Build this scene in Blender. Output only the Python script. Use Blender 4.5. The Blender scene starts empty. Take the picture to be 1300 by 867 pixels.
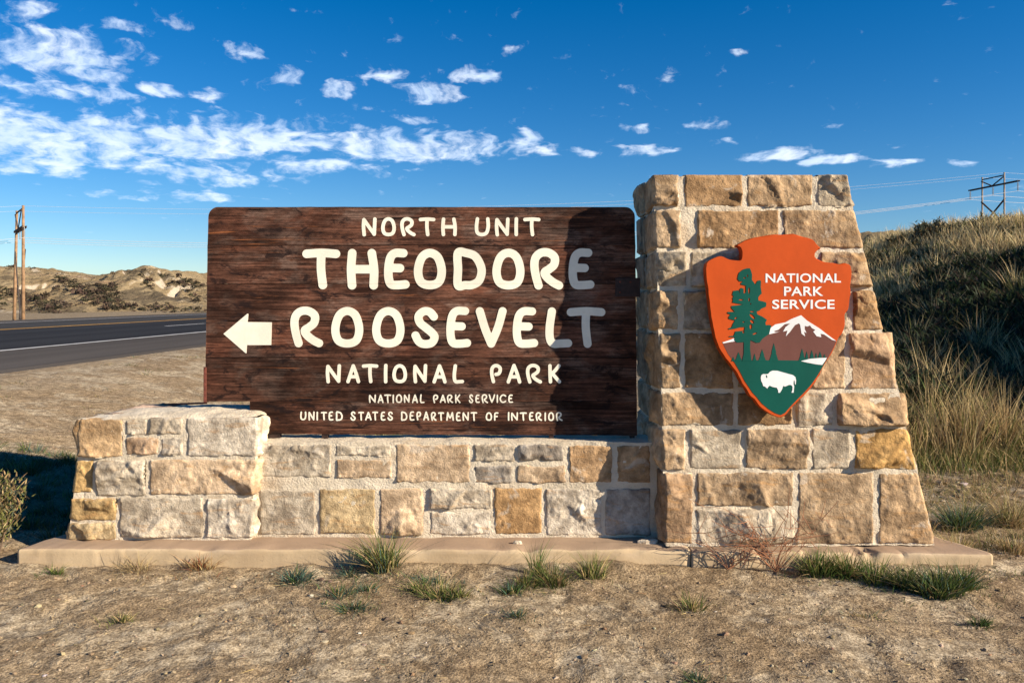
import bpy, math, random
import numpy as np
from mathutils import Vector
from mathutils.geometry import delaunay_2d_cdt

# ------------------------------------------------------------------ camera, sky, sun, exposure
scene = bpy.context.scene
F, HOR, EYE = 1011.0, 380.0, 1.57          # focal length in photo pixels, horizon row, eye height in metres
cam_d = bpy.data.cameras.new('camera'); cam = bpy.data.objects.new('camera', cam_d)
scene.collection.objects.link(cam); scene.camera = cam
cam.location = (0, 0, EYE); cam.rotation_euler = (math.radians(90), 0, 0)
cam_d.sensor_width = 36.0; cam_d.lens = 36.0*F/1300.0; cam_d.shift_y = -(433.5-HOR)/1300.0
cam_d.clip_start = 0.05; cam_d.clip_end = 8000

SUN = Vector((2.2, -1.0, 1.06)).normalized()   # towards the sun
EL = math.asin(SUN.z); AZ = math.atan2(SUN.x, SUN.y)
sl = bpy.data.lights.new('sun', 'SUN'); sl.energy = 5.0; sl.angle = math.radians(0.5); sl.color = (1.0, 0.86, 0.68)
so = bpy.data.objects.new('sun', sl); scene.collection.objects.link(so)
so.rotation_euler = (-SUN).to_track_quat('-Z', 'Y').to_euler(); so.location = (20, -10, 30)

scene.view_settings.view_transform = 'Standard'; scene.view_settings.look = 'None'
scene.view_settings.exposure = 0.95; scene.view_settings.gamma = 1.0
scene.render.engine = 'CYCLES'
try: scene.cycles.max_bounces = 6
except Exception: pass

class NT:
    """small wrapper for writing node trees"""
    def __init__(s, tree): s.t = tree; s.n = tree.nodes; s.l = tree.links
    def put(s, sock, v):
        if hasattr(v, 'is_linked') or hasattr(v, 'links'): s.l.new(v, sock)
        else: sock.default_value = v
    def add(s, typ, ins=None, **attrs):
        nd = s.n.new(typ)
        for k, v in attrs.items(): setattr(nd, k, v)
        for k, v in (ins or {}).items(): s.put(nd.inputs[k], v)
        return nd
    def math(s, op, a, b=0.0, c=None, clamp=False):
        nd = s.n.new('ShaderNodeMath'); nd.operation = op; nd.use_clamp = clamp
        s.put(nd.inputs[0], a); s.put(nd.inputs[1], b)
        if c is not None: s.put(nd.inputs[2], c)
        return nd.outputs[0]
    def mix(s, f, a, b, blend='MIX'):
        nd = s.n.new('ShaderNodeMix'); nd.data_type = 'RGBA'; nd.blend_type = blend
        s.put(nd.inputs[0], f)
        s.put(nd.inputs[6], a if not isinstance(a, tuple) else (*a[:3], 1)); s.put(nd.inputs[7], b if not isinstance(b, tuple) else (*b[:3], 1))
        return nd.outputs[2]
    def ramp(s, f, lo, hi, a=0.0, b=1.0, smooth=True):
        nd = s.n.new('ShaderNodeMapRange'); nd.interpolation_type = 'SMOOTHSTEP' if smooth else 'LINEAR'
        s.put(nd.inputs[0], f); s.put(nd.inputs[1], lo); s.put(nd.inputs[2], hi); s.put(nd.inputs[3], a); s.put(nd.inputs[4], b)
        return nd.outputs[0]
    def noise(s, vec, scale, detail=6.0, rough=0.6, dist=0.0):
        nd = s.n.new('ShaderNodeTexNoise'); s.put(nd.inputs['Vector'], vec)
        nd.inputs['Scale'].default_value = scale; nd.inputs['Detail'].default_value = detail
        nd.inputs['Roughness'].default_value = rough; nd.inputs['Distortion'].default_value = dist
        return nd.outputs[0]
    def scale(s, vec, sc, loc=(0, 0, 0)):
        nd = s.n.new('ShaderNodeMapping'); s.put(nd.inputs[0], vec); nd.inputs['Scale'].default_value = sc; nd.inputs['Location'].default_value = loc
        return nd.outputs[0]

# --- world: Nishita sky with a thin sheet of high cloud laid out on a level plane far overhead
world = bpy.data.worlds.new('World'); scene.world = world; world.use_nodes = True
w = NT(world.node_tree); w.n.clear()
sky = w.add('ShaderNodeTexSky', sky_type='NISHITA', sun_disc=False, sun_elevation=EL, sun_rotation=AZ, altitude=700.0, air_density=1.0, dust_density=0.15, ozone_density=2.2)
skyc = w.add('ShaderNodeHueSaturation', {'Hue': 0.5, 'Saturation': 1.34, 'Value': 1.0, 'Color': w.mix(1.0, sky.outputs[0], (.86, .96, 1.13), 'MULTIPLY')}).outputs[0]
gen = w.add('ShaderNodeTexCoord').outputs['Generated']
sep = w.add('ShaderNodeSeparateXYZ', {0: gen})
flat_ = w.math('SQRT', w.math('ADD', w.math('MULTIPLY', sep.outputs[0], sep.outputs[0]), w.math('MULTIPLY', sep.outputs[1], sep.outputs[1])))
cu = w.math('ARCTAN2', sep.outputs[0], sep.outputs[1])                                              # azimuth
cv = w.math('LOGARITHM', w.math('MAXIMUM', w.math('DIVIDE', sep.outputs[2], w.math('MAXIMUM', flat_, 1e-4)), 0.02), math.e)   # log of the tangent of elevation
cuv = w.add('ShaderNodeCombineXYZ', {0: cu, 1: cv, 2: 0.0}).outputs[0]
wrp = w.add('ShaderNodeTexNoise', {'Vector': cuv, 'Scale': 9.0, 'Detail': 4.0})
cw = w.add('ShaderNodeVectorMath', {0: wrp.outputs[1], 1: (0.5, 0.5, 0.5)}, operation='SUBTRACT').outputs[0]
cw = w.add('ShaderNodeVectorMath', {0: cw, 1: (0.05, 0.14, 0.0)}, operation='MULTIPLY').outputs[0]
cwv = w.add('ShaderNodeVectorMath', {0: cuv, 1: cw}, operation='ADD').outputs[0]
# cloud banks: centre and half size as seen from the camera, turned into the plane's own coordinates
BANKS = [(70,70,110,42,.9),(60,115,120,22,.8),(20,170,150,40,1.0),(180,172,160,30,.95),(330,176,200,30,1.0),(500,186,150,28,1.0),(590,190,90,20,.9),(120,190,160,34,.9),(110,95,80,16,.8),(230,190,140,26,.9),(250,222,150,16,.8),(420,212,120,14,.8),
         (160,248,70,7,.6),(250,248,80,9,.8),(60,205,90,26,.9),(205,118,34,14,.8),(262,118,26,14,.7),(310,70,34,20,.75),(364,98,26,12,.85),(430,118,34,16,.8),(480,95,55,14,.9),(545,118,50,16,.95),
         (610,98,38,13,.95),(557,66,10,12,.55),(476,140,22,8,.7),(530,153,34,9,.75),(665,180,40,20,.85),(690,192,50,12,.85),(735,196,20,12,.7),(813,164,30,10,.85),(820,192,60,10,.75),(895,153,36,10,.8),
         (945,69,20,9,.85),(848,100,16,18,.6),(795,113,20,9,.6),(985,198,62,10,.95),(1055,205,50,7,.85),(1135,207,44,8,.85),(1224,205,20,7,.95),(930,178,26,7,.65),(155,35,30,12,.7),(215,25,30,12,.6),(45,14,50,16,.75),
         (650,66,26,12,.45),(720,70,20,9,.4),(1280,168,24,8,.5),(1150,185,24,5,.4),(765,152,26,8,.5),(1010,110,18,8,.3),(1060,163,20,5,.35)]
mask = None
for (x, y, rx, ry, a) in BANKS:
    e = 380.0-y; u0, v0 = math.atan2(x-650, F), math.log(e/math.hypot(F, x-650)); ru, rv = rx/F*1.0, ry/e
    d = w.add('ShaderNodeMapping', {0: cwv}); d.vector_type = 'POINT'
    d.inputs['Scale'].default_value = (1/ru, 1/rv, 0); d.inputs['Location'].default_value = (-u0/ru, -v0/rv, 0)
    ln = w.add('ShaderNodeVectorMath', {0: d.outputs[0]}, operation='LENGTH').outputs['Value']
    m = w.ramp(ln, 1.35, 0.1, 0.0, a)
    mask = m if mask is None else w.math('MAXIMUM', mask, m)
cn1 = w.noise(w.scale(cwv, (38.0, 13.0, 1)), 1.0, 8.0, 0.58)
cn2 = w.noise(w.scale(cwv, (5., 2., 1), (3, 7, 0)), 1.0, 4.0, 0.5)
cov = w.math('ADD', w.math('MULTIPLY', mask, 0.53), w.math('MULTIPLY', w.math('SUBTRACT', cn2, 0.5), 0.16))
cn1 = w.math('ADD', w.math('MULTIPLY', w.math('SUBTRACT', cn1, .5), 1.45), .5)
dens = w.ramp(w.math('ADD', cn1, cov), 0.675, 1.14, 0.0, 0.82)
dens = w.math('MULTIPLY', dens, w.ramp(sep.outputs[2], 0.02, 0.1, 0.0, 1.0))
CLOUD = w.mix(w.ramp(w.noise(w.scale(cwv, (22, 8, 1), (1, 5, 0)), 1.0, 4.0), 0.35, 0.7), (7.4, 9.0, 11.4), (10.6, 11.4, 12.6))
fin = w.mix(dens, skyc, CLOUD)
bg = w.add('ShaderNodeBackground', {'Color': fin, 'Strength': 0.057})
w.l.new(bg.outputs[0], w.add('ShaderNodeOutputWorld').inputs[0])

# ------------------------------------------------------------------ helpers
rng = np.random.default_rng(11); random.seed(4)
COL = scene.collection

def P(x, y, D): return np.array([(x-650)/F*D, D, EYE-(y-HOR)/F*D])
def ground_at(x, y, z=0.0):
    D = (EYE-z)*F/(y-HOR); return (x-650)/F*D, D

def hsh(ix, iy, iz, seed):
    h = (ix.astype(np.int64)*374761393 + iy.astype(np.int64)*668265263 + iz.astype(np.int64)*2147483647 + seed*1274126177) & 0xffffffff
    h = ((h ^ (h >> 13))*1274126177) & 0xffffffff
    h = ((h ^ (h >> 16))*2246822519) & 0xffffffff
    return ((h ^ (h >> 15)) & 0xffffff)/float(0xffffff)
def vnoise(p, seed=0):
    p = np.asarray(p, float); i = np.floor(p).astype(np.int64); f = p-i; f = f*f*f*(f*(f*6-15)+10)
    r = 0
    for dx in (0, 1):
        for dy in (0, 1):
            for dz in (0, 1):
                wgt = (f[..., 0] if dx else 1-f[..., 0])*(f[..., 1] if dy else 1-f[..., 1])*(f[..., 2] if dz else 1-f[..., 2])
                r = r+wgt*hsh(i[..., 0]+dx, i[..., 1]+dy, i[..., 2]+dz, seed)
    return r*2-1
def fbm(p, oct=4, seed=0, gain=0.5):
    a, s, r = 1.0, 1.0, 0
    for k in range(oct): r = r+a*vnoise(p*s+17.3*k, seed+k); a *= gain; s *= 2.03
    return r
def fbm2(x, y, sc, oct=4, seed=0, gain=0.5): return fbm(np.stack([x*sc, y*sc, np.full_like(x, .37+seed)], -1), oct, seed, gain)
def sstep(a, b, x): t = np.clip((x-a)/(b-a), 0, 1); return t*t*(3-2*t)

def mesh_np(name, v, faces, mat=None, parent=None, smooth=True, attrs=None, color=None):
    """faces: list of lists, or an (n,3)/(n,4) array"""
    me = bpy.data.meshes.new(name); v = np.asarray(v, float)
    if isinstance(faces, np.ndarray):
        n, k = faces.shape
        me.vertices.add(len(v)); me.vertices.foreach_set('co', v.astype(np.float32).ravel())
        me.loops.add(n*k); me.loops.foreach_set('vertex_index', faces.astype(np.int32).ravel())
        me.polygons.add(n); me.polygons.foreach_set('loop_start', np.arange(0, n*k, k, dtype=np.int32))
        me.update(calc_edges=True)
    else:
        me.from_pydata([tuple(q) for q in v], [], faces); me.update()
    me.polygons.foreach_set('use_smooth', np.full(len(me.polygons), smooth))
    for an, av in (attrs or {}).items():
        av = np.asarray(av, np.float32)
        if av.ndim == 1: a = me.attributes.new(an, 'FLOAT', 'POINT'); a.data.foreach_set('value', av)
        else:
            a = me.attributes.new(an, 'FLOAT_COLOR', 'POINT')
            a.data.foreach_set('color', np.concatenate([av, np.ones((len(av), 1), np.float32)], 1).ravel())
    if mat: me.materials.append(mat)
    o = bpy.data.objects.new(name, me); COL.objects.link(o)
    if parent is not None:
        o.parent = parent; o.location = tuple(-c for c in world_loc(parent))
    if color is not None: o.color = (*color, 1)
    return o
def world_loc(o):
    l = Vector(o.location)
    while o.parent: o = o.parent; l = l+Vector(o.location)
    return l
def thing(name, label, cat, loc=(0, 0, 0), group=None):
    o = bpy.data.objects.new(name, None); COL.objects.link(o); o.location = loc; o.empty_display_size = .1
    tag(o, label, cat, group); return o
def tag(o, label=None, cat=None, group=None, kind=None):
    if label: o['label'] = label
    if cat: o['category'] = cat
    if group: o['group'] = group
    if kind: o['kind'] = kind
    return o

def grid_faces(nu, nv, off=0):
    i = np.arange(nv-1)[:, None]*nu+np.arange(nu-1)[None, :]
    return (np.stack([i, i+1, i+nu+1, i+nu], -1).reshape(-1, 4)+off)

class MB:
    """collects tubes and boxes into one mesh"""
    def __init__(s): s.v = []; s.f = []
    def tube(s, pts, r, n=8, cap=True):
        pts = [Vector(p) for p in pts]; rs = r if isinstance(r, (list, tuple)) else [r]*len(pts); base = len(s.v)
        for i, p in enumerate(pts):
            t = (pts[min(i+1, len(pts)-1)]-pts[max(i-1, 0)]).normalized()
            a = t.orthogonal().normalized() if abs(t.z) > .9 else t.cross(Vector((0, 0, 1))).normalized(); b = t.cross(a)
            for k in range(n):
                an = 2*math.pi*k/n; s.v.append(p+(a*math.cos(an)+b*math.sin(an))*rs[i])
        for i in range(len(pts)-1):
            for k in range(n):
                q = base+i*n; s.f.append([q+k, q+(k+1) % n, q+n+(k+1) % n, q+n+k])
        if cap: s.f.append([base+k for k in range(n)][::-1]); s.f.append([base+(len(pts)-1)*n+k for k in range(n)])
        return s
    def beam(s, a, b, wd, hg, up=(0, 0, 1)):
        a, b = Vector(a), Vector(b); t = (b-a).normalized(); u = Vector(up); x = t.cross(u)
        if x.length < 1e-4: x = t.orthogonal()
        x.normalize(); u = x.cross(t); base = len(s.v)
        for p in (a, b):
            for sx, su in ((-1, -1), (1, -1), (1, 1), (-1, 1)): s.v.append(p+x*sx*wd/2+u*su*hg/2)
        for q in ([0, 1, 2, 3], [7, 6, 5, 4], [0, 4, 5, 1], [1, 5, 6, 2], [2, 6, 7, 3], [3, 7, 4, 0]): s.f.append([base+k for k in q])
        return s
    def build(s, name, mat, parent=None, smooth=False): return mesh_np(name, np.array([tuple(p) for p in s.v]), s.f, mat, parent, smooth)

def box_bev(name, lo, hi, bev, mat, parent):
    lo, hi = np.array(lo), np.array(hi); vs = []
    sx = [(-1, -1, -1), (1, -1, -1), (1, 1, -1), (-1, 1, -1), (-1, -1, 1), (1, -1, 1), (1, 1, 1), (-1, 1, 1)]
    c, h = (lo+hi)/2, (hi-lo)/2; o = mesh_np(name, [c+h*np.array(q) for q in sx], [[3, 2, 1, 0], [4, 5, 6, 7], [0, 1, 5, 4], [1, 2, 6, 5], [2, 3, 7, 6], [3, 0, 4, 7]], mat, parent, False)
    m = o.modifiers.new('bevel', 'BEVEL'); m.width = bev; m.segments = 2
    return o

# ------------------------------------------------------------------ materials
def new_mat(name, rough=0.85, spec=0.25):
    m = bpy.data.materials.new(name); m.use_nodes = True; t = NT(m.node_tree); b = t.n['Principled BSDF']
    b.inputs['Roughness'].default_value = rough; b.inputs['Specular IOR Level'].default_value = spec
    return m, t, b
def bump(t, b, h, strength, dist, normal=None):
    nd = t.add('ShaderNodeBump', {'Height': h, 'Strength': strength, 'Distance': dist})
    if normal is not None: t.l.new(normal, nd.inputs['Normal'])
    t.l.new(nd.outputs[0], b.inputs['Normal']); return nd.outputs[0]
def objco(t): return t.add('ShaderNodeTexCoord').outputs['Object']
def geo_pos(t): return t.add('ShaderNodeNewGeometry').outputs['Position']
def attr(t, n): return t.add('ShaderNodeAttribute', attribute_name=n)

MORTAR = (0.62, 0.535, 0.405)
def m_stone():
    m, t, b = new_mat('sandstone', 0.95, 0.06); p = objco(t); oi = t.add('ShaderNodeObjectInfo'); c = oi.outputs['Color']
    off = t.math('MULTIPLY', oi.outputs['Random'], 37.0)
    cmb = t.add('ShaderNodeCombineXYZ', {0: off, 1: off, 2: 0.0}).outputs[0]
    p = t.add('ShaderNodeVectorMath', {0: p, 1: cmb}, operation='ADD').outputs[0]
    n1 = t.noise(p, 7.0, 8, .62, .4); n2 = t.noise(p, 26.0, 8, .65); n3 = t.noise(t.scale(p, (5, 5, 24)), 1.0, 7, .6, .8)
    k = t.mix(t.ramp(n1, .34, .66), (.58, .55, .52), (1.28, 1.27, 1.24))
    c = t.mix(1.0, c, k, 'MULTIPLY')
    c = t.mix(1.0, c, t.mix(t.ramp(n2, .3, .72), (.74, .73, .72), (1.22, 1.21, 1.2)), 'MULTIPLY')
    c = t.mix(t.math('MULTIPLY', t.ramp(n3, .54, .68), .5), c, (.42, .235, .095))          # iron staining along the bedding
    c = t.mix(t.math('MULTIPLY', t.ramp(t.noise(p, 6.0, 9, .7, .8), .58, .66), .5), c, (.58, .52, .43))  # pale lime bloom
    c = t.mix(t.math('MULTIPLY', t.ramp(t.noise(p, 48.0, 6, .72), .62, .72), .5), c, (.14, .105, .075))    # dark specks of lichen
    e = t.math('ADD', attr(t, 'edge').outputs['Fac'], t.math('MULTIPLY', t.math('SUBTRACT', t.noise(p, 9.0, 7, .68), .5), 3.4))
    c = t.mix(t.ramp(e, .10, -.10), c, MORTAR)                                            # mortar smeared over the margins
    t.l.new(c, b.inputs['Base Color'])
    h = t.math('ADD', t.noise(p, 22.0, 7, .62, .3), t.math('MULTIPLY', t.noise(p, 110.0, 4, .6), .35))
    bump(t, b, h, .85, .014); return m
def m_mortar():
    m, t, b = new_mat('mortar', .95, .1); p = objco(t)
    c = t.mix(t.ramp(t.noise(p, 9.0, 8, .65), .3, .7), (.58, .50, .375), (.70, .62, .485))
    c = t.mix(t.math('MULTIPLY', t.ramp(t.noise(p, 4.0, 5), .5, .7), .45), c, (.48, .33, .19))
    c = t.mix(t.math('MULTIPLY', t.ramp(t.noise(p, 90.0, 4), .6, .7), .4), c, (.24, .19, .14))
    t.l.new(c, b.inputs['Base Color']); bump(t, b, t.math('ADD', t.noise(p, 80.0, 5, .65), t.noise(p, 18.0, 5, .6)), .9, .010); return m
def m_concrete():
    m, t, b = new_mat('concrete', .9, .15); p = objco(t)
    c = t.mix(t.ramp(t.noise(p, 3.0, 8, .6), .3, .7), (.42, .315, .195), (.54, .42, .265))
    c = t.mix(t.math('MULTIPLY', t.ramp(t.noise(t.scale(p, (1.2, 3, 9)), 2.0, 8, .65), .5, .75), .5), c, (.53, .42, .31))
    c = t.mix(t.math('MULTIPLY', t.ramp(t.noise(p, 40.0, 6), .6, .74), .5), c, (.20, .145, .105))
    nz = t.add('ShaderNodeSeparateXYZ', {0: t.add('ShaderNodeNewGeometry').outputs['Normal']}).outputs[2]
    c = t.mix(t.math('MULTIPLY', t.ramp(t.math('ADD', nz, t.math('MULTIPLY', t.math('SUBTRACT', t.noise(p, 9.0, 6), .5), .5)), .75, .95), .8), c, t.mix(t.noise(p, 5.0, 8, .65), (.24, .165, .115), (.38, .27, .19)))   # dust and foot dirt lying on the flat top
    t.l.new(c, b.inputs['Base Color']); bump(t, b, t.noise(p, 60.0, 8, .65), .35, .005); return m
def m_wood():
    m, t, b = new_mat('weathered_wood', .8, .08); p = objco(t); oi = t.add('ShaderNodeObjectInfo')
    cmb = t.add('ShaderNodeCombineXYZ', {0: t.math('MULTIPLY', oi.outputs['Random'], 23.0), 1: 0.0, 2: t.math('MULTIPLY', oi.outputs['Random'], 11.0)}).outputs[0]
    p = t.add('ShaderNodeVectorMath', {0: p, 1: cmb}, operation='ADD').outputs[0]
    g1 = t.noise(t.scale(p, (1.5, 8, 34)), 1.0, 10, .64, 1.2); g2 = t.noise(t.scale(p, (4, 10, 210)), 1.0, 8, .62, .4); bl = t.noise(t.scale(p, (2.6, 3, 4.6)), 1.0, 9, .64, .8)
    fn = t.noise(t.scale(p, (30, 20, 75)), 1.0, 8, .7); bl2 = t.noise(t.scale(p, (6, 3, 13), (5, 0, 2)), 1.0, 10, .7, .6); rd = t.noise(t.scale(p, (1.3, 1, 3.4), (9, 0, 4)), 1.0, 6, .6, .5)
    c = t.mix(t.ramp(g1, .36, .64), (.040, .019, .013), (.125, .060, .040))
    c = t.mix(t.math('MULTIPLY', t.ramp(bl, .47, .62), .75), c, t.mix(t.ramp(g2, .35, .65), (.070, .047, .038), (.165, .115, .092)))        # greyed, sun-bleached
    c = t.mix(t.math('MULTIPLY', t.ramp(rd, .52, .68), .5), c, t.mix(t.ramp(g1, .35, .65), (.060, .022, .014), (.165, .062, .036)))          # redder zones
    c = t.mix(1.0, c, t.mix(t.ramp(g2, .34, .66), (.66, .64, .64), (1.34, 1.32, 1.3)), 'MULTIPLY')
    c = t.mix(1.0, c, t.mix(t.ramp(fn, .3, .7), (.72, .71, .70), (1.28, 1.28, 1.28)), 'MULTIPLY')
    c = t.mix(1.0, c, t.mix(t.ramp(t.noise(t.scale(p, (1.7, 1, 2.6), (2, 0, 6)), 1.0, 7, .62, .6), .36, .62), (.42, .42, .43), (1.22, 1.18, 1.15)), 'MULTIPLY')      # broad uneven stains
    c = t.mix(t.math('MULTIPLY', t.ramp(bl2, .53, .62), .85), c, (.014, .009, .009))                                                      # dark blotches
    c = t.mix(t.math('MULTIPLY', t.ramp(t.noise(t.scale(p, (1.6, 3, 40), (4, 0, 9)), 1.0, 10, .68, .6), .615, .70), .75), c, (.30, .105, .038))  # orange heartwood streaks
    ck = t.ramp(t.noise(t.scale(p, (1.0, 2, 46), (7, 2, 3)), 1.0, 6, .55, .4), .655, .685)
    c = t.mix(ck, c, (.005, .004, .004))                                                     # open checks
    c = t.mix(1.0, c, t.add('ShaderNodeCombineColor', {k_: t.ramp(oi.outputs['Random'], 0, 1, .82, 1.22, False) for k_ in (0, 1, 2)}).outputs[0], 'MULTIPLY')
    t.l.new(c, b.inputs['Base Color'])
    bump(t, b, t.math('SUBTRACT', t.math('ADD', t.math('MULTIPLY', g2, .8), t.math('MULTIPLY', fn, .6)), t.math('MULTIPLY', ck, 1.6)), .6, .005)
    t.l.new(t.ramp(fn, .3, .7, .7, .92), b.inputs['Roughness']); return m
def m_plain(name, col, rough=.6, var=.12, sc=12.0, spec=.3, bstr=.0):
    m, t, b = new_mat(name, rough, spec); p = objco(t); n = t.noise(p, sc, 7, .6)
    c = t.mix(t.ramp(n, .3, .7), tuple(q*(1-var) for q in col), tuple(min(1, q*(1+var)) for q in col))
    t.l.new(c, b.inputs['Base Color'])
    if bstr: bump(t, b, t.noise(p, sc*5, 6), bstr, .004)
    return m
def m_worn(name, col, under, amt=.6, rough=.65):
    m, t, b = new_mat(name, rough, .12); p = objco(t)
    c = t.mix(t.ramp(t.noise(t.scale(p, (5, 5, 3)), 1.0, 8, .65), .3, .7), tuple(q*.88 for q in col), tuple(min(1, q*1.06) for q in col))
    c = t.mix(t.math('MULTIPLY', t.ramp(t.noise(t.scale(p, (14, 14, 50)), 1.0, 8, .7), .60, .72), amt*.45), c, under)      # thin along the grain
    c = t.mix(t.math('MULTIPLY', t.ramp(t.noise(p, 70.0, 6, .7), .66, .72), amt), c, under)                               # small chips and dirt
    t.l.new(c, b.inputs['Base Color']); bump(t, b, t.noise(t.scale(p, (30, 30, 90)), 1.0, 5), .25, .002); return m
def m_leafy(name, rough=.75, trans=.25):
    m = bpy.data.materials.new(name); m.use_nodes = True; t = NT(m.node_tree); b = t.n['Principled BSDF']
    b.inputs['Roughness'].default_value = rough; b.inputs['Specular IOR Level'].default_value = .2
    c = attr(t, 'Col').outputs['Color']; t.l.new(c, b.inputs['Base Color'])
    tr = t.add('ShaderNodeBsdfTranslucent', {'Color': c}); mx = t.add('ShaderNodeMixShader', {0: trans, 1: b.outputs[0], 2: tr.outputs[0]})
    t.l.new(mx.outputs[0], t.n['Material Output'].inputs[0]); return m
def m_ground():
    m, t, b = new_mat('dry_ground', .95, .08); p = geo_pos(t)
    n1 = t.noise(p, .8, 9, .66, .3); n2 = t.noise(p, 4.0, 10, .7, .2); n3 = t.noise(p, 85.0, 4, .6); n4 = t.noise(p, 15.0, 6, .62)
    pk = t.ramp(t.noise(p, 1.7, 8, .66, .4), .46, .58)                                                        # trodden, packed patches
    c = t.mix(t.ramp(n1, .36, .64), (.250, .186, .114), (.325, .254, .164))
    c = t.mix(t.ramp(n2, .48, .70, 0, .6), c, (.165, .114, .064))
    c = t.mix(t.math('MULTIPLY', pk, .75), c, t.mix(t.ramp(n4, .3, .7), (.31, .255, .175), (.41, .35, .25)))
    c = t.mix(1.0, c, t.mix(t.ramp(n4, .36, .64), (.74, .72, .70), (1.24, 1.24, 1.23)), 'MULTIPLY')
    c = t.mix(1.0, c, t.mix(t.ramp(n3, .36, .64), (.62, .60, .58), (1.34, 1.34, 1.34)), 'MULTIPLY')
    c = t.mix(t.math('MULTIPLY', t.ramp(t.noise(p, 34.0, 6, .68),   .62, .68), .6), c, (.085, .058, .036))     # dark crumbs
    c = t.mix(t.math('MULTIPLY', t.ramp(t.noise(p, 48.0, 5, .65), .66, .71), .7), c, (.52, .45, .35))         # pale grit
    veg = attr(t, 'veg').outputs['Fac']
    c = t.mix(t.math('MULTIPLY', veg, t.ramp(n2, .25, .6, .5, 1.)), c, (.105, .085, .045))                       # litter and soil under the brush
    t.l.new(c, b.inputs['Base Color'])
    h = t.math('MULTIPLY', t.math('ADD', t.math('MULTIPLY', n3, .55), t.math('MULTIPLY', n4, 1.3)), t.ramp(pk, 0., 1., 1., .45))
    bump(t, b, h, .75, .022); return m
def m_hill():
    m, t, b = new_mat('badlands_soil', .95, .05); p = geo_pos(t)
    n = t.noise(p, .035, 9, .66, .5); n2 = t.noise(p, .13, 9, .68, .4); n3 = t.noise(t.scale(p, (.02, .02, .30)), 1.0, 6, .6)
    c = t.mix(t.ramp(n2, .3, .7), (.24, .175, .095), (.36, .28, .165))
    nz = t.add('ShaderNodeSeparateXYZ', {0: t.add('ShaderNodeNewGeometry').outputs['Normal']}).outputs[2]
    c = t.mix(t.math('MULTIPLY', t.math('MAXIMUM', t.math('MULTIPLY', t.ramp(n, .55, .62), .8), t.ramp(t.math('ADD', nz, t.math('MULTIPLY', t.math('SUBTRACT', n2, .5), .5)), .78, .62)), .9), c, (.54, .465, .36))           # bare pale clay on the steep cuts
    c = t.mix(t.math('MULTIPLY', t.ramp(n3, .55, .66), .6), c, (.44, .255, .17))           # reddish scoria band
    c = t.mix(t.math('MULTIPLY', t.ramp(t.noise(p, .06, 9, .7, .7), .53, .62), .8), c, (.085, .07, .05))   # brush
    t.l.new(c, b.inputs['Base Color']); bump(t, b, t.noise(p, .35, 9, .7), .9, 2.0); return m
def m_asphalt(name, base, var):
    m, t, b = new_mat(name, .95, .05); p = geo_pos(t)
    c = t.mix(t.ramp(t.noise(t.scale(p, (1.0, .05, 1)), 1.0, 8, .6), .3, .7), tuple(q*(1-var) for q in base), tuple(q*(1+var) for q in base))
    c = t.mix(1.0, c, t.mix(t.ramp(t.noise(p, 60.0, 4), .3, .7), (.75, .75, .75), (1.25, 1.25, 1.25)), 'MULTIPLY')
    t.l.new(c, b.inputs['Base Color']); bump(t, b, t.noise(p, 90.0, 4), .4, .008); return m

STONE, MORT, CONC, WOOD = m_stone(), m_mortar(), m_concrete(), m_wood()
CREAM = m_worn('cream_paint', (.86, .82, .68), (.42, .30, .19), .5)
ORANGE = m_worn('orange_paint', (.52, .076, .011), (.38, .07, .02), .5); RIM = m_plain('shaded_rim_paint', (.42, .058, .006), .6, .2, 25, .12)  # rim orange darker than the face: its shade is put into the colour
GREEN = m_worn('green_paint', (.002, .080, .060), (.03, .09, .07), .5); BROWN = m_worn('brown_paint', (.15, .062, .05), (.2, .10, .08), .5); WHITE = m_worn('white_paint', (.80, .80, .80), (.5, .47, .42), .4)
IRON = m_plain('dark_iron', (.035, .02, .017), .6, .4, 30); RUST = m_plain('rusty_iron', (.15, .045, .03), .8, .4, 40)
POLE = m_plain('creosoted_pole', (.27, .165, .09), .85, .3, 2.0); POLE2 = m_plain('grey_pole', (.30, .24, .19), .85, .25, 2.0); ARM = m_plain('dark_timber', (.05, .04, .036), .85, .3, 3.0)
WIRE = m_plain('aluminium_cable', (.72, .72, .72), .4, .05, 1.0); GLASSI = m_plain('grey_porcelain', (.45, .45, .45), .4, .1, 3.0)
LEAF = m_leafy('grass_blades'); TWIG = m_leafy('dry_stems', .85, .05)
GROUND, HILL = m_ground(), m_hill()

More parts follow.
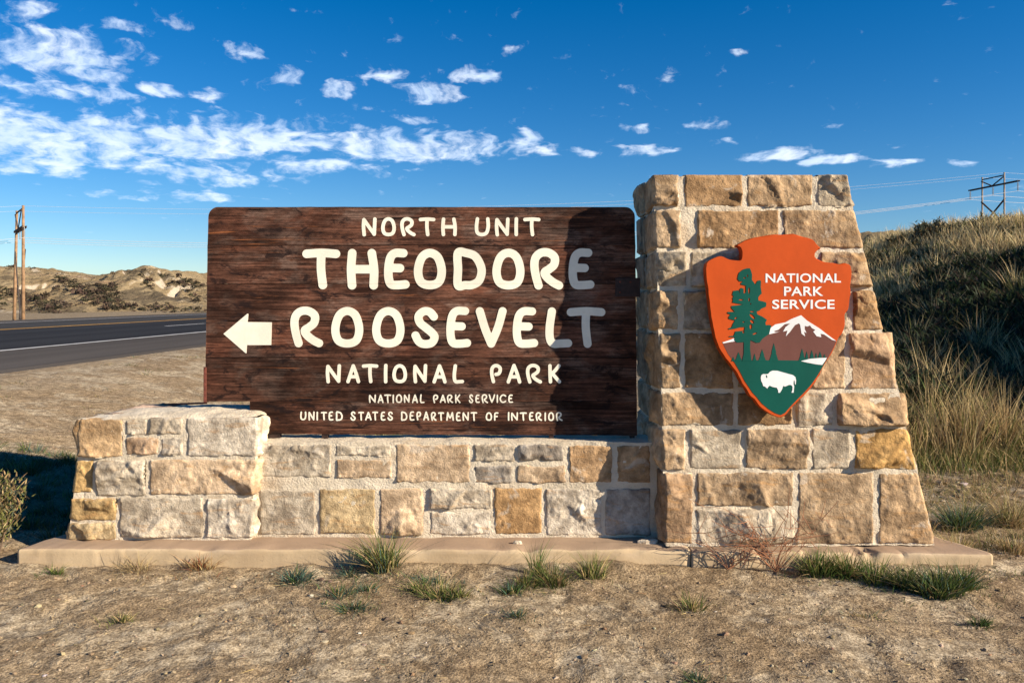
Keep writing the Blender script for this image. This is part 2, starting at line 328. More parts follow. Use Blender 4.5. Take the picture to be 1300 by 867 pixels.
# ------------------------------------------------------------------ ground
def terrain(x, y, detail=True):
    x = np.asarray(x, float); y = np.asarray(y, float); xr = x-.052*y
    z = .57*sstep(-2.7, -7.3, xr)
    z = z-2.6*sstep(-25.4, -45., xr)
    # bank behind and to the right, with the taller hill it runs out from
    foot = 7.5+.25*np.sin(x*1.1)
    up = np.clip(y-foot, 0, None); prof = 3.3*(1-np.exp(-(up/9.6)**1.25*1.7)); prof = prof-.055*np.clip(y-19., 0, 45)
    side = sstep(-.3, 9.0, x-.12*(y-7.5))
    z = z+np.where(y > foot, prof, 0)*side*(1+.02*np.clip(x-9, -3, 8))
    z = z+7.7*np.exp(-.5*(((x-21.)/6.)**2+((y-4.5)/6.)**2))*sstep(3.2, 10., x)
    if detail:
        near = np.exp(-np.clip(np.hypot(x, y-4)-3, 0, None)/25)
        flat = sstep(-7.2, -6.2, xr)+sstep(-25.2, -27., xr)
        z = z+.022*np.exp(-((y-4.62)/.10)**2)*sstep(3.0, 2.8, np.abs(x))*np.clip(.5+1.2*fbm2(x, y*0, 1.7, 3, 33), 0, 1.6)      # soil drifted against the slab
        rough = sstep(6.9, 8.5, y)*sstep(2.5, 4.5, x)
        z = z+(fbm2(x, y, .8, 4, 3)*.018+fbm2(x, y, 5., 4, 9)*.011+fbm2(x, y, 17., 3, 21)*.0065*near)*np.clip(flat, 0, 1)
        z = z+rough*(fbm2(x, y, .5, 4, 5)*.16+fbm2(x, y, 2.5, 3, 6)*.06)
        far = sstep(25, 200, np.hypot(x, y)); z = z+far*fbm2(x, y, .01, 4, 8)*1.0*np.where(xr > -26, np.where(xr < -6, 0, 1), 1)
    return z
def gz(x, y): return float(terrain(np.array([x]), np.array([y]))[0])
def axis(lo_far, lo, hi, hi_far, step, grow):
    a = list(np.arange(lo, hi, step)); s = step; q = hi
    while q < hi_far: a.append(q); s = s*grow; q += s
    s = step; q = lo-step; b = []
    while q > lo_far: b.append(q); s = s*grow; q -= s
    return np.array(b[::-1]+a)
ax = axis(-5000, -3.6, 4.6, 5000, .026, 1.045); ay = axis(-400, 2.4, 8.2, 6000, .026, 1.042)
gx, gy = np.meshgrid(ax, ay); gzv = terrain(gx, gy)
veg = sstep(7.0, 8.0, gy)*sstep(2.6, 4.5, gx)
veg = np.maximum(veg, sstep(5.0, 5.8, gy)*sstep(-2.4, -2.9, gx)*sstep(-4.6, -4.0, gx)*sstep(7.2, 6.4, gy)*.8)
veg = np.maximum(veg, sstep(11, 15, gx)*1.0); veg = np.maximum(veg, .25*sstep(12, 60, np.hypot(gx, gy)))
o = mesh_np('ground', np.stack([gx, gy, gzv], -1).reshape(-1, 3), grid_faces(len(ax), len(ay)), GROUND, attrs={'veg': veg.ravel()}); o['kind'] = 'structure'

# ------------------------------------------------------------------ road with its painted lines
ROADZ = .60
def strip(name, x0, x1, z, mat, y0=-60., y1=900., n=60, edge=0.):
    yy = y0+(y1-y0)*np.linspace(0, 1, n)**2; v = []; 
    for i, y in enumerate(yy): v += [(x0+.052*y, y, z), (x1+.052*y, y, z)]
    return mesh_np(name, v, [[2*i, 2*i+1, 2*i+3, 2*i+2] for i in range(n-1)], mat, None, False)
ASPH, SHLD = m_asphalt('asphalt', (.030, .030, .032), .25), m_asphalt('worn_asphalt', (.085, .075, .066), .2)
YEL, WHT = m_plain('yellow_line', (.62, .32, .04), .7, .2, 2), m_plain('white_line', (.62, .61, .58), .7, .2, 2)
# road bed with sloping edges
yy = -60+960*np.linspace(0, 1, 240)**2; prof = [(-26.2, ROADZ-.25), (-25.2, ROADZ), (-7.55, ROADZ), (-7.0, ROADZ-.12)]
v = []
for y in yy:
    jit = [.0, .0, .12*float(fbm2(np.array([y]), np.array([1.]), .9, 3, 4)[0]), .12*float(fbm2(np.array([y]), np.array([1.]), .9, 3, 4)[0])]
    for (x, z), j in zip(prof, jit): v.append((x+j+.052*y, y, z))
o = mesh_np('road', v, grid_faces(4, len(yy)), SHLD, None, False); o['kind'] = 'structure'
for nm, a, b_, z, mt in (('road_lane', -17.3, -10.6, ROADZ+.004, ASPH), ('road_lane', -22.3, -17.9, ROADZ+.004, m_asphalt('grey_asphalt', (.052, .05, .048), .2))):
    strip(nm, a, b_, z, mt)['kind'] = 'structure'
strip('road_median', -17.9, -17.3, ROADZ+.0045, SHLD)['kind'] = 'structure'
strip('edge_line', -10.45, -10.3, ROADZ+.008, WHT)['kind'] = 'structure'
strip('far_edge_line', -22.6, -22.45, ROADZ+.008, WHT)['kind'] = 'structure'
strip('centre_line', -17.75, -17.62, ROADZ+.009, YEL)['kind'] = 'structure'
strip('centre_line', -17.5, -17.37, ROADZ+.009, YEL)['kind'] = 'structure'
dv, df = [], []
for k in range(40):
    y = -8.+k*12.2; dv += [(-14.0+.052*q_, q_, ROADZ+.009) if s < 0 else (-13.87+.052*q_, q_, ROADZ+.009) for q_ in (y, y+3.2) for s in (-1, 1)]
    df.append([4*k, 4*k+1, 4*k+3, 4*k+2])
mesh_np('lane_dashes', dv, df, WHT, None, False)['kind'] = 'structure'

# ------------------------------------------------------------------ far hills
prof_px = [(-900, 352), (-500, 340), (-250, 345), (-120, 334), (-40, 337), (0, 338), (20, 341), (60, 347), (100, 354), (120, 358), (150, 351), (180, 347), (198, 343), (216, 343), (238, 353), (262, 363), (300, 371), (400, 374), (600, 368), (850, 372), (1000, 355), (1060, 310), (1092, 296), (1112, 297), (1135, 301), (1200, 315), (1300, 330), (1500, 325), (2200, 345)]
HY = 250.
hx = np.concatenate([np.linspace(-420, -190, 40)[:-1], np.linspace(-190, -80, 260), np.linspace(-80, 420, 150)[1:]]); hy = np.linspace(150, 420, 190)
X, Y = np.meshgrid(hx, hy)
px = 650+F*X/HY; top = EYE+(HOR-np.interp(px, [a for a, _ in prof_px], [b for _, b in prof_px]))*HY/F
wob = fbm2(X, Y, .02, 3, 2)*14
rid = sstep(172, HY, Y+wob*.8)*(1-.6*sstep(HY+15, 420, Y))
gul = np.abs(fbm2(X+wob, Y*.55, .045, 4, 12)); gul2 = np.abs(fbm2(X, Y*.6, .13, 4, 13))
Z = -3.0+(top+3.0)*rid*(1-.42*(1-np.clip(gul*2.2, 0, 1))*np.clip(1-np.abs(Y-HY+18)/60, 0, 1)*sstep(HY-2, HY-25, Y))+(np.clip(gul2*1.8, 0, 1)-.55)*2.0*rid*sstep(HY+4, HY-12, Y)+fbm2(X, Y, .3, 4, 30)*.55*rid
Z = np.where(px > 1150, np.minimum(Z, Z), Z)
hill_o = mesh_np('hills', np.stack([X, Y, Z], -1).reshape(-1, 3), grid_faces(len(hx), len(hy)), HILL); hill_o['kind'] = 'structure'

# ------------------------------------------------------------------ masonry
def bil(Q, u, v): return (Q[0][None, None]*((1-u)*(1-v))[..., None]+Q[1][None, None]*(u*(1-v))[..., None]+Q[2][None, None]*(u*v)[..., None]+Q[3][None, None]*((1-u)*v)[..., None])
stone_seed = [100]
def facet_height(x, y, wd, ht, bulge, r_):
    """chiselled rock face: lowest of several tilted planes, a few scoops, and broken grain"""
    s = stone_seed[0]; wx = x+fbm2(x, y, 7., 4, s+1)*.016; wy = y+fbm2(x, y, 7., 4, s+2)*.016
    H = np.full_like(x, 9.)
    for k in range(r_.integers(4, 7)):
        a = bulge*(.7+.7*r_.random()); sx, sy = r_.normal(0, .30), r_.normal(0, .34)
        H = np.minimum(H, a+sx*(wx-wd*r_.random())+sy*(wy-ht*r_.random()))
    # shell-shaped scars where flakes were struck off: crisp ridges between them
    for k in range(r_.integers(5, 11)):
        R = r_.uniform(.05, .26); cx, cy = wd*r_.uniform(-.1, 1.1), ht*r_.uniform(-.15, 1.15); dp = r_.uniform(.002, .024)
        zc = bulge*r_.uniform(.75, 1.15)-dp+R; d2 = (wx-cx)**2+((wy-cy)*r_.uniform(.8, 1.5))**2
        H = np.minimum(H, np.where(d2 < R*R, zc-np.sqrt(np.clip(R*R-d2, 0, None)), 9.))
    H = np.maximum(H, .003+.006*fbm2(x, y, 14., 3, s+7))
    for k in range(r_.integers(0, 3)):                                             # step-like breaks
        an = r_.normal(0, .6); q = (wx-wd*r_.random())*math.sin(an)+(wy-ht*r_.random())*math.cos(an)
        H = H-.012*r_.random()*sstep(-.003, .003, q)
    for k in range(r_.integers(0, 3)):                                             # open cracks
        an = r_.uniform(0, 3.14); q = (wx-wd*r_.uniform(.2, .8))*math.sin(an)+(wy-ht*r_.uniform(.2, .8))*math.cos(an)+.03*fbm2(x, y, 9., 3, s+20+k); al = fbm2(x, y, 5., 2, s+30+k)
        H = H-.010*np.exp(-(q/.0035)**2)*(al > -.1)
    H = H+fbm2(x, y, 20., 5, s+3, .6)*.0042
    return H
def stone(parent, Q, nrm, depth, color, bulge=.032, L=None, R=None, T=False, res=.0068, label=None, skirt=.05):
    """Q: corners bl, br, tr, tl on the wall plane; L / R: outward normals and depth of an exposed end"""
    stone_seed[0] += 9; r_ = np.random.default_rng(stone_seed[0]); s = stone_seed[0]
    Q = [np.array(q, float) for q in Q]; nrm = np.array(nrm, float)
    wd = .5*(np.linalg.norm(Q[1]-Q[0])+np.linalg.norm(Q[2]-Q[3])); ht = .5*(np.linalg.norm(Q[3]-Q[0])+np.linalg.norm(Q[2]-Q[1]))
    nu, nv = max(6, int(wd/res)), max(6, int(ht/res)); inward = -nrm
    u, v = np.meshgrid(np.linspace(0, 1, nu), np.linspace(0, 1, nv)); x, y = u*wd, v*ht
    bulge = min(bulge, .28*min(wd, ht)); rr = min(.010, .2*min(wd, ht))
    def prof(d, expo, sd, amp=.007):
        d = d+amp*fbm2(x_, y_, 16., 3, sd)-.004; t = np.clip(d/(rr*(1.6 if expo else 1.)), -.6, 1); f = np.where(t > 0, np.sqrt(np.clip(1-(1-t)**2, 0, 1))**.8, t)
        return .35+.65*np.clip(f, 0, 1) if expo else f
    x_, y_ = x, y
    fL, fR, fB, fT = prof(x, L is not None, s+11), prof(wd-x, R is not None, s+12), prof(y, False, s+13), prof(ht-y, T, s+14)
    pr = np.minimum(np.minimum(fL, fR), np.minimum(fB, fT)); pp = np.clip(fL, 0, 1)*np.clip(fR, 0, 1)*np.clip(fB, 0, 1)*np.clip(fT, 0, 1)
    Hf = facet_height(x, y, wd, ht, bulge, r_)
    H = -.012+(np.clip(Hf, .002, None)+.012)*np.where(pr < 0, pr*.5, pp)
    edge = np.clip(np.minimum(np.minimum(x if L is None else x+1, wd-x if R is None else wd-x+1), np.minimum(y, ht-y if not T else ht-y+1))/.03, 0, 1)
    pos = bil(Q, u, v); disp = H[..., None]*nrm
    V, Fc, E = [], [], []; sides = []
    for side, ex in (('L', L), ('R', R)):
        if ex is None: continue
        ns, dp = np.array(ex[0], float), ex[1]; nd = max(5, int(dp/(res*1.3)))
        q, vv = np.meshgrid(np.linspace(0, 1, nd), np.linspace(0, 1, nv)); xs, ys = q*dp, vv*ht; x_, y_ = xs, ys
        g = np.clip(prof(dp-xs, False, s+15), -.6, 1); g2 = np.minimum(np.clip(prof(ys, False, s+13), -.6, 1), np.clip(prof(ht-ys, T, s+14), -.6, 1)); g0 = prof(xs, True, s+16)
        pr2 = np.minimum(g, g2); Hs = facet_height(xs, ys, dp, ht, bulge, r_); Hs = -.012+(np.clip(Hs, .002, None)+.012)*np.where(pr2 < 0, pr2*.5, np.clip(g, 0, 1)*np.clip(g2, 0, 1)*g0)
        col = 0 if side == 'L' else -1
        dedge = x if side == 'L' else wd-x
        disp = disp+(Hs[:, 0][:, None]*np.exp(-dedge/.04))[..., None]*ns
        eb = Q[0]+(Q[3]-Q[0])*vv[:, 0][:, None] if side == 'L' else Q[1]+(Q[2]-Q[1])*vv[:, 0][:, None]
        ps = eb[:, None, :]+inward*xs[..., None]+Hs[..., None]*ns+(H[:, col][:, None]*np.exp(-xs/.04))[..., None]*nrm
        sides.append((ps, nd, ns, np.clip(np.minimum(np.minimum(ys, ht-ys), dp-xs)/.03, 0, 1)))
    pos = pos+disp
    def put(grid, n1, n2, ed, inn, borders):
        off = sum(len(q) for q in V); V.append(grid.reshape(-1, 3)); E.append(ed.ravel()); Fc.append(grid_faces(n1, n2, off))
        idx = np.arange(n1*n2).reshape(n2, n1)
        for br, dd in borders:
            ring = {'b': idx[0], 't': idx[-1], 'l': idx[:, 0], 'r': idx[:, -1]}[br]; o2 = sum(len(q) for q in V)
            V.append(grid.reshape(-1, 3)[ring]+inn*dd); E.append(np.zeros(len(ring)))
            a = ring+off; b = np.arange(len(ring))+o2; Fc.append(np.stack([a[:-1], a[1:], b[1:], b[:-1]], -1))
    bd = [('b', skirt), ('t', depth if T else skirt)]+([('l', skirt)] if L is None else [])+([('r', skirt)] if R is None else [])
    put(pos, nu, nv, edge, inward, bd)
    for ps, nd, ns, ed in sides: put(ps, nd, nv, ed, -ns, [('b', skirt), ('t', skirt if not T else .12), ('r', skirt)])
    o = mesh_np('stone', np.concatenate(V), np.concatenate(Fc), STONE, parent, True, {'edge': np.concatenate(E)}, color)
    if label: o['label'] = label
    return o
def hexa(name, bot, top, mat, parent, n=(30, 14, 40), amp=.006, dome=0.):
    """bot/top: four corners fl, fr, br, bl; a closed body with an uneven skin"""
    C = [np.array(c, float) for c in bot+top]; V, Fs = [], []
    def face(a, b, c, d, n1, n2):
        u, v = np.meshgrid(np.linspace(0, 1, n1), np.linspace(0, 1, n2)); off = sum(len(q) for q in V)
        V.append(bil([C[a], C[b], C[c], C[d]], u, v).reshape(-1, 3)); Fs.append(grid_faces(n1, n2, off))
    nx, ny, nz = n; face(0, 1, 5, 4, nx, nz); face(1, 2, 6, 5, ny, nz); face(2, 3, 7, 6, nx, nz); face(3, 0, 4, 7, ny, nz); 
    k = sum(len(q) for q in V); face(4, 5, 6, 7, nx, ny); 
    if dome:
        u, v = np.meshgrid(np.linspace(0, 1, nx), np.linspace(0, 1, ny)); V[-1][:, 2] += (dome*(16*u*(1-u)*v*(1-v))**.45).ravel()
    v = np.concatenate(V); v = v+np.stack([fbm(v*9., 4, 50), fbm(v*9.+5, 4, 51), fbm(v*9.+9, 4, 52)], -1)*amp+np.stack([fbm(v*40., 3, 53)]*3, -1)*amp*.3
    return mesh_np(name, v, np.concatenate(Fs), mat, parent)
def on_plane(px, py, p0, n):
    d = np.array([(px-650)/F, 1., -(py-HOR)/F]); o_ = np.array([0, 0, EYE]); t = np.dot(p0-o_, n)/np.dot(d, n); return o_+d*t

TAN, TAN2, GREY, PALE, BRN, OCH, DGR, PNK = (.44, .325, .21), (.49, .375, .255), (.45, .395, .31), (.56, .505, .415), (.40, .27, .155), (.48, .31, .13), (.33, .30, .26), (.42, .30, .20)

# --- concrete plinth: two slabs with a joint
pl = thing('plinth', 'long low pinkish concrete base slab under the stone sign', 'plinth', (0, 5.1, 0))
def slab(fr, bk, ztop):
    """fr: front edge points left to right, bk: back edge points left to right"""
    nx, ny, nz = 150, 22, 9; V, Fs = [], []
    def interp(pts, t):
        pts = np.array(pts); s = np.linspace(0, 1, len(pts)); return np.stack([np.interp(t, s, pts[:, 0]), np.interp(t, s, pts[:, 1])], -1)
    t = np.linspace(0, 1, nx); A, B = interp(fr, t), interp(bk, t); z0 = -.12
    prof = [(0, z0), (0, ztop*.3), (0, ztop*.7), (.000, ztop-.014), (.004, ztop-.005), (.013, ztop)]+[(q, ztop) for q in np.linspace(.06, 1.0, ny)]
    rows = []
    for (d, z) in prof:
        q = d if d > .05 else d/.9; p = A+(B-A)*q; rows.append(np.concatenate([p, np.full((nx, 1), z)], 1))
    g = np.stack(rows); 
    # worn, slightly rounded ends
    v = g.reshape(-1, 3); v = v+np.stack([fbm(v*6, 4, 60)*.004, fbm(v*6+3, 4, 61)*.006, fbm(v*8, 4, 62)*.004], -1)
    chip = np.clip(fbm(v*11, 3, 63)-.35, 0, 1)*.05*np.exp(-np.abs(v[:, 2]-ztop)/.02)*np.exp(-np.clip(v[:, 1]-g[0][0][1]-.05, 0, 9)/.03); v[:, 1] += chip; v[:, 2] -= chip*.6
    fs = [f for f in grid_faces(nx, len(prof))]
    faces = [list(map(int, f)) for f in fs]
    faces.append([int(k*nx) for k in range(len(prof))]); faces.append([int(k*nx+nx-1) for k in range(len(prof))][::-1])
    return mesh_np('slab', v, faces, CONC, pl, True)
slab([(-2.913, 4.69), (-2.0, 4.69), (1.045, 4.675)], [(-2.50, 5.75), (-1.8, 5.75), (1.045, 5.75)], .10)
slab([(1.053, 4.663), (1.9, 4.64), (2.78, 4.60)], [(1.053, 5.78), (1.7, 5.78), (2.30, 5.78)], .097)

# --- pillar
pil = thing('stone_pillar', 'tall tapering sandstone block pillar carrying the arrowhead emblem', 'pillar', (1.7, 5.2, .10))
BL, BR, TL, TR = np.array([.906, 4.748, .10]), np.array([2.536, 4.748, .10]), np.array([.852, 4.84, 2.322]), np.array([2.040, 4.84, 2.322])
bBL, bBR, bTL, bTR = np.array([.90, 5.66, .10]), np.array([2.36, 5.66, .10]), np.array([.87, 5.48, 2.32]), np.array([1.93, 5.48, 2.32])
nF = np.cross(BR-BL, TL-BL); nF /= np.linalg.norm(nF); nF = nF if nF[1] < 0 else -nF
nL = np.cross(TL-BL, bBL-BL); nL /= np.linalg.norm(nL); nL = nL if nL[0] < 0 else -nL
nR = np.cross(TR-BR, bBR-BR); nR /= np.linalg.norm(nR); nR = nR if nR[0] > 0 else -nR
ins = np.array([.012, 0, 0]); i2 = np.array([.0, .004, 0])
hexa('mortar', [BL+ins+i2, BR-ins+i2, bBR-ins, bBL+ins], [TL+ins+i2-[0, 0, .004], TR-ins+i2-[0, 0, .004], bTR-ins-[0, 0, .004], bTL+ins-[0, 0, .004]], MORT, pil, (90, 40, 130), .0055)
def eR(y): return 1076+(y-223)*(1190-1076)/470.
def eL(y): return 828+(y-223)*(843-828)/470.
rows = [
 (222, 263, [(None, 862, TAN), (868, 944, BRN), (948, 1032, TAN), (1037, None, GREY)]),
 (266, 316, [(None, 865, TAN2), (885, 989, BRN), (993, None, TAN)]),
 (319, 365, [(None, 872, GREY), (876, 962, GREY), (966, 1036, TAN), (1040, None, TAN)]),
 (368, 420, [(None, 862, TAN), (866, 930, GREY), (934, 1005, TAN), (1009, 1078, GREY), (1083, None, BRN)]),
 (422, 494, [(None, 865, TAN), (868, 932, BRN), (936, 1026, TAN), (1030, 1074, TAN2), (1078, None, PNK)]),
 (497, 541, [(None, 932, TAN), (936, 1006, BRN), (1010, 1059, PALE), (1063, None, TAN)]),
 (544, 596, [(None, 871, TAN2), (875, 942, PALE), (946, 1026, TAN2), (1030, 1080, PALE), (1085, None, OCH)]),
 (599, 643, [(884, 1008, TAN2)]), (646, 691, [(884, 1008, PALE)]),
 (599, 691, [(None, 880, PNK), (1012, 1110, TAN2), (1115, None, TAN)]),
]
side_l, side_r = [], []
for (y0, y1, st) in rows:
    for (x0, x1, c) in st:
        a = lambda x, y: on_plane(x, y, BL, nF)
        xa0, xa1 = (eL(y1), eL(y0)) if x0 is None else (x0, x0); xb0, xb1 = (eR(y1)-1, eR(y0)-1) if x1 is None else (x1, x1)
        gx_ = .1; xa0, xa1 = (xa0, xa1) if x0 is None else (xa0-gx_, xa1-gx_); xb0, xb1 = (xb0, xb1) if x1 is None else (xb0+gx_, xb1+gx_); y0_, y1_ = y0-(.1 if y0 > 222 else 0), y1+.1
        Q = [a(xa0, y1_), a(xb0, y1_), a(xb1, y0_), a(xa1, y0_)]
        dl, dr = random.uniform(.26, .46), random.uniform(.26, .46)
        c2 = tuple(np.clip(np.array(c)*np.array([.92, .89, .84])*random.uniform(.84, 1.10), 0, .8))
        lab = 'ochre yellow stone at the right corner' if c == OCH else None
        stone(pil, Q, nF, .3, c2, random.uniform(.042, .072), (nL, dl) if x0 is None else None, (nR, dr) if x1 is None else None, y0 == 222, label=lab)
        if x0 is None: side_l.append((Q[0], Q[3], dl))
        if x1 is None: side_r.append((Q[1], Q[2], dr))
inw = np.array([0, 1., 0])
for lst, nn, sg in ((side_l, nL, 1), (side_r, nR, -1)):
    for (b0, t0, d) in lst:
        h = (b0[2]+t0[2])/2; zt = (h-.1)/2.22; end = .90-.30*zt
        segs = [(d+.015, end)] if end-d < .45 else [(d+.015, d+.2), (d+.215, end)]
        for (q0, q1) in segs:
            dirv = inw; b1, b2, t1, t2 = b0+dirv*q0, b0+dirv*q1, t0+dirv*q0, t0+dirv*q1
            for q in (b1, b2, t1, t2): q += nn*np.dot((BL if sg > 0 else BR)-q, nn)
            Q = [b2, b1, t1, t2] if sg > 0 else [b1, b2, t2, t1]
            stone(pil, Q, nn, .2, random.choice([TAN, TAN2, GREY, PNK]), .03, T=abs(t0[2]-2.33) < .03, res=.013)

# --- low wall under the board
WD = 4.92
wall = thing('stone_wall', 'low pale sandstone block wall under the brown board', 'wall', (-.35, 5.05, .10))
WN = np.array([0, -1., 0]); wz = .675
hexa('mortar', [(-1.66, WD+.003, .09), (.93, WD+.003, .09), (.93, 5.20, .09), (-1.66, 5.20, .09)], [(-1.66, WD+.003, wz+.012), (.93, WD+.003, wz+.012), (.93, 5.20, wz+.012), (-1.66, 5.20, wz+.012)], MORT, wall, (150, 14, 40), .005)
WST = [(329, 421, 564, 606, GREY), (426, 498, 564, 579, GREY), (426, 498, 583, 607, TAN2), (502, 597, 564, 613, TAN2), (601, 654, 564, 586, GREY), (658, 716, 564, 585, DGR), (602, 651, 591, 614, DGR), (656, 719, 590, 614, TAN2), (722, 778, 565, 613, BRN), (783, 826, 565, 613, BRN),
       (329, 401, 621, 679, GREY), (405, 477, 620, 678, (.50, .39, .23)), (481, 538, 620, 679, TAN2), (545, 625, 620, 646, GREY), (545, 623, 649, 679, PALE), (628, 688, 619, 678, (.40, .255, .125)), (693, 764, 620, 680, PALE), (768, 826, 619, 680, DGR)]
for (x0, x1, y0, y1, c) in WST:
    a = lambda x, y: on_plane(x, y, np.array([0, WD, 0]), WN)
    x0, x1, y0, y1 = x0-.5, x1+.5, y0-.5, y1+.6
    stone(wall, [a(x0, y1), a(x1, y1), a(x1, y0), a(x0, y0)], WN, .2, tuple(np.array(c)*random.uniform(1.02, 1.15)), random.uniform(.012, .032), T=False)

# --- low end pier on the left
pier = thing('stone_pier', 'squat sandstone block pier at the left end of the low wall', 'pier', (-2.15, 5.15, .10))
PD = 4.865; PN = np.array([0, -1., 0]); ap = lambda x, y: on_plane(x, y, np.array([0, PD, 0]), PN)
q0, q1, q2, q3 = ap(82, 685), ap(321, 685), ap(331, 531), ap(101, 531); q0[2] = q1[2] = .09
nPL = np.array([-.92, -.33, .18]); nPL /= np.linalg.norm(nPL); nPR = np.array([1., 0, 0.])
e2 = np.array([.014, .006, 0]); e3 = np.array([-.014, .006, 0])
hexa('mortar', [q0+e2, q1+e3, np.array([-1.60, 5.42, .09]), np.array([-2.50, 5.42, .09])], [q3+e2, q2+e3, np.array([-1.58, 5.36, q2[2]]), np.array([-2.40, 5.36, q3[2]])], MORT, pier, (80, 40, 50), .006, dome=.035)
def eP(y): return 101+(y-531)*(82-101)/154.
def eQ(y): return 331+(y-531)*(322-331)/154.
PST = [(None, 155, 531, 580, (.47, .33, .19), 1), (160, 186, 532, 552, GREY, 1), (189, 232, 530, 551, GREY, 1), (160, 201, 556, 577, PNK, 0), (205, 232, 556, 577, PALE, 0), (237, None, 530, 579, PALE, 1),
       (None, 117, 584, 625, (.50, .34, .15), 0), (122, 184, 585, 629, GREY, 0), (190, None, 584, 628, TAN2, 0), (None, 147, 633, 660, (.49, .35, .17), 0), (None, 147, 663, 685, (.47, .37, .22), 0), (152, 257, 632, 682, GREY, 0), (262, None, 633, 683, PALE, 0)]
for (x0, x1, y0, y1, c, tp) in PST:
    xa0, xa1 = (eP(y1)+1, eP(y0)+1) if x0 is None else (x0, x0); xb0, xb1 = (eQ(y1)-1, eQ(y0)-1) if x1 is None else (x1, x1)
    if x0: xa0 -= 1.; xa1 -= 1.
    if x1: xb0 += 1.; xb1 += 1.
    y0, y1 = y0-(0 if tp else 1), y1+1
    Q = [ap(xa0, y1), ap(xb0, y1), ap(xb1, y0), ap(xa1, y0)]
    stone(pier, Q, PN, .12, tuple(np.array(c)*random.uniform(1.02, 1.14)), random.uniform(.026, .046), (nPL, .2) if x0 is None else None, (nPR, .13) if x1 is None else None, bool(tp))
for k, (za, zb) in enumerate(((.11, .33), (.35, .56), (.58, .83))):
    f = lambda d, z: np.array([np.interp(z, [.1, .85], [q0[0], q3[0]])+.33*d, PD+d, z])
    stone(pier, [f(.54, za), f(.22, za), f(.22, zb), f(.54, zb)], nPL, .1, random.choice([TAN, TAN2, OCH]), .025, res=.013)
# flat cap stones bedded on top
for (xa, xb, ya, yb, c) in ((-2.55, -2.17, 4.93, 5.32, (.45, .33, .25)), (-2.15, -1.62, 4.92, 5.30, (.50, .40, .30))):
    z = q2[2]+.012; stone(pier, [(xa, ya, z), (xb, ya, z), (xb-.03, yb, z+.015), (xa+.10, yb, z+.015)], (0, 0, 1), .05, c, .014, res=.014)

# ------------------------------------------------------------------ outlines to prisms
def loop_area(l): return .5*sum(l[i][0]*l[(i+1) % len(l)][1]-l[(i+1) % len(l)][0]*l[i][1] for i in range(len(l)))
def fill(loops):
    flat = [Vector((p[0], p[1])) for l in loops for p in l]; ed = []; k = 0
    for l in loops: m = len(l); ed += [(k+i, k+(i+1) % m) for i in range(m)]; k += m
    _, _, fc, ov, _, _ = delaunay_2d_cdt(flat, ed, [], 0, 1e-6); A = np.array([ed_ for ed_ in ed]); pa = np.array([p[:] for p in flat]); a, b = pa[A[:, 0]], pa[A[:, 1]]; out = []
    back = {i: o_[0] for i, o_ in enumerate(ov) if len(o_)}
    for f in fc:
        q = [back.get(i) for i in f]
        if None in q: continue
        c = pa[q].mean(0); cr = (a[:, 1] > c[1]) != (b[:, 1] > c[1]); xi = a[:, 0]+(c[1]-a[:, 1])/np.where(b[:, 1] == a[:, 1], 1e-9, b[:, 1]-a[:, 1])*(b[:, 0]-a[:, 0])
        if np.count_nonzero(cr & (xi > c[0])) % 2: out.append(q)
    return out
def prism(name, loops, to3, z0, z1, mat, parent, bev=0., smooth=False):
    """loops: outlines in pixels (first outer, rest holes); to3(x, y, offset) gives a point; z1 is the visible face, z0 behind it"""
    flat = [p for l in loops for p in l]; tris = fill(loops); n = len(flat)
    V = [to3(p[0], p[1], z1) for p in flat]+[to3(p[0], p[1], z0) for p in flat]; Fs = [list(t) for t in tris]
    k = 0
    for l in loops:
        m = len(l)
        for i in range(m): a, b = k+i, k+(i+1) % m; Fs.append([a, b, b+n, a+n])
        k += m
    return mesh_np(name, V, Fs, mat, parent, smooth)

# ------------------------------------------------------------------ the brown board
BD, BT = 5.07, .055
board = thing('sign_board', 'large dark brown routed wooden board reading NORTH UNIT THEODORE ROOSEVELT NATIONAL PARK', 'sign', (-.55, BD+BT/2, .70))
def bp(x, y, off): p = P(x, y, BD); p[1] -= off; return p
cuts = [263.0, 311.5, 360.5, 407.0, 453.5, 509.6, 551.5]
def bl(y): return 264.5-(y-263)*.016
def br(y): return 806.0+(y-263)*.009
for i in range(6):
    a, b = cuts[i]+(.22 if i else 0), cuts[i+1]-(.22 if i < 5 else 0); off = random.uniform(-.0022, .0004); xl = bl
    if i == 5: lp = [(317.5, a), (br(a), a), (br(b), b+1.2), (317.5, b-1.0)]
    elif i == 0:
        r = 13; lp = [(bl(a)+r*(1-math.cos(t)), a+r*(1-math.sin(t))) for t in np.linspace(0, math.pi/2, 9)]+[(br(a)-r*(1-math.sin(t)), a+r*(1-math.cos(t))) for t in np.linspace(0, math.pi/2, 9)]+[(br(b), b), (bl(b), b)]
    else: lp = [(bl(a), a), (br(a), a), (br(b), b), (bl(b), b)]
    # break long edges up so that they wander a little
    out = []
    for k in range(len(lp)):
        p, q = lp[k], lp[(k+1) % len(lp)]; n = max(1, int(math.hypot(q[0]-p[0], q[1]-p[1])/14))
        for s in range(n):
            t = s/n; w_ = .18 if 0 < s < n else 0; out.append((p[0]+(q[0]-p[0])*t+random.uniform(-w_, w_), p[1]+(q[1]-p[1])*t+random.uniform(-w_, w_)*.7))
    pk = prism('plank', [out], bp, -BT+off, off, WOOD, board)
    m = pk.modifiers.new('bevel', 'BEVEL'); m.width = .0022; m.segments = 2; m.limit_method = 'ANGLE'; m.angle_limit = math.radians(55)
prism('backing_panel', [[(285, 285), (786, 285), (786, 545), (322, 545), (322, 505), (285, 505)]], bp, -BT-.010, -BT-.002, WOOD, board)
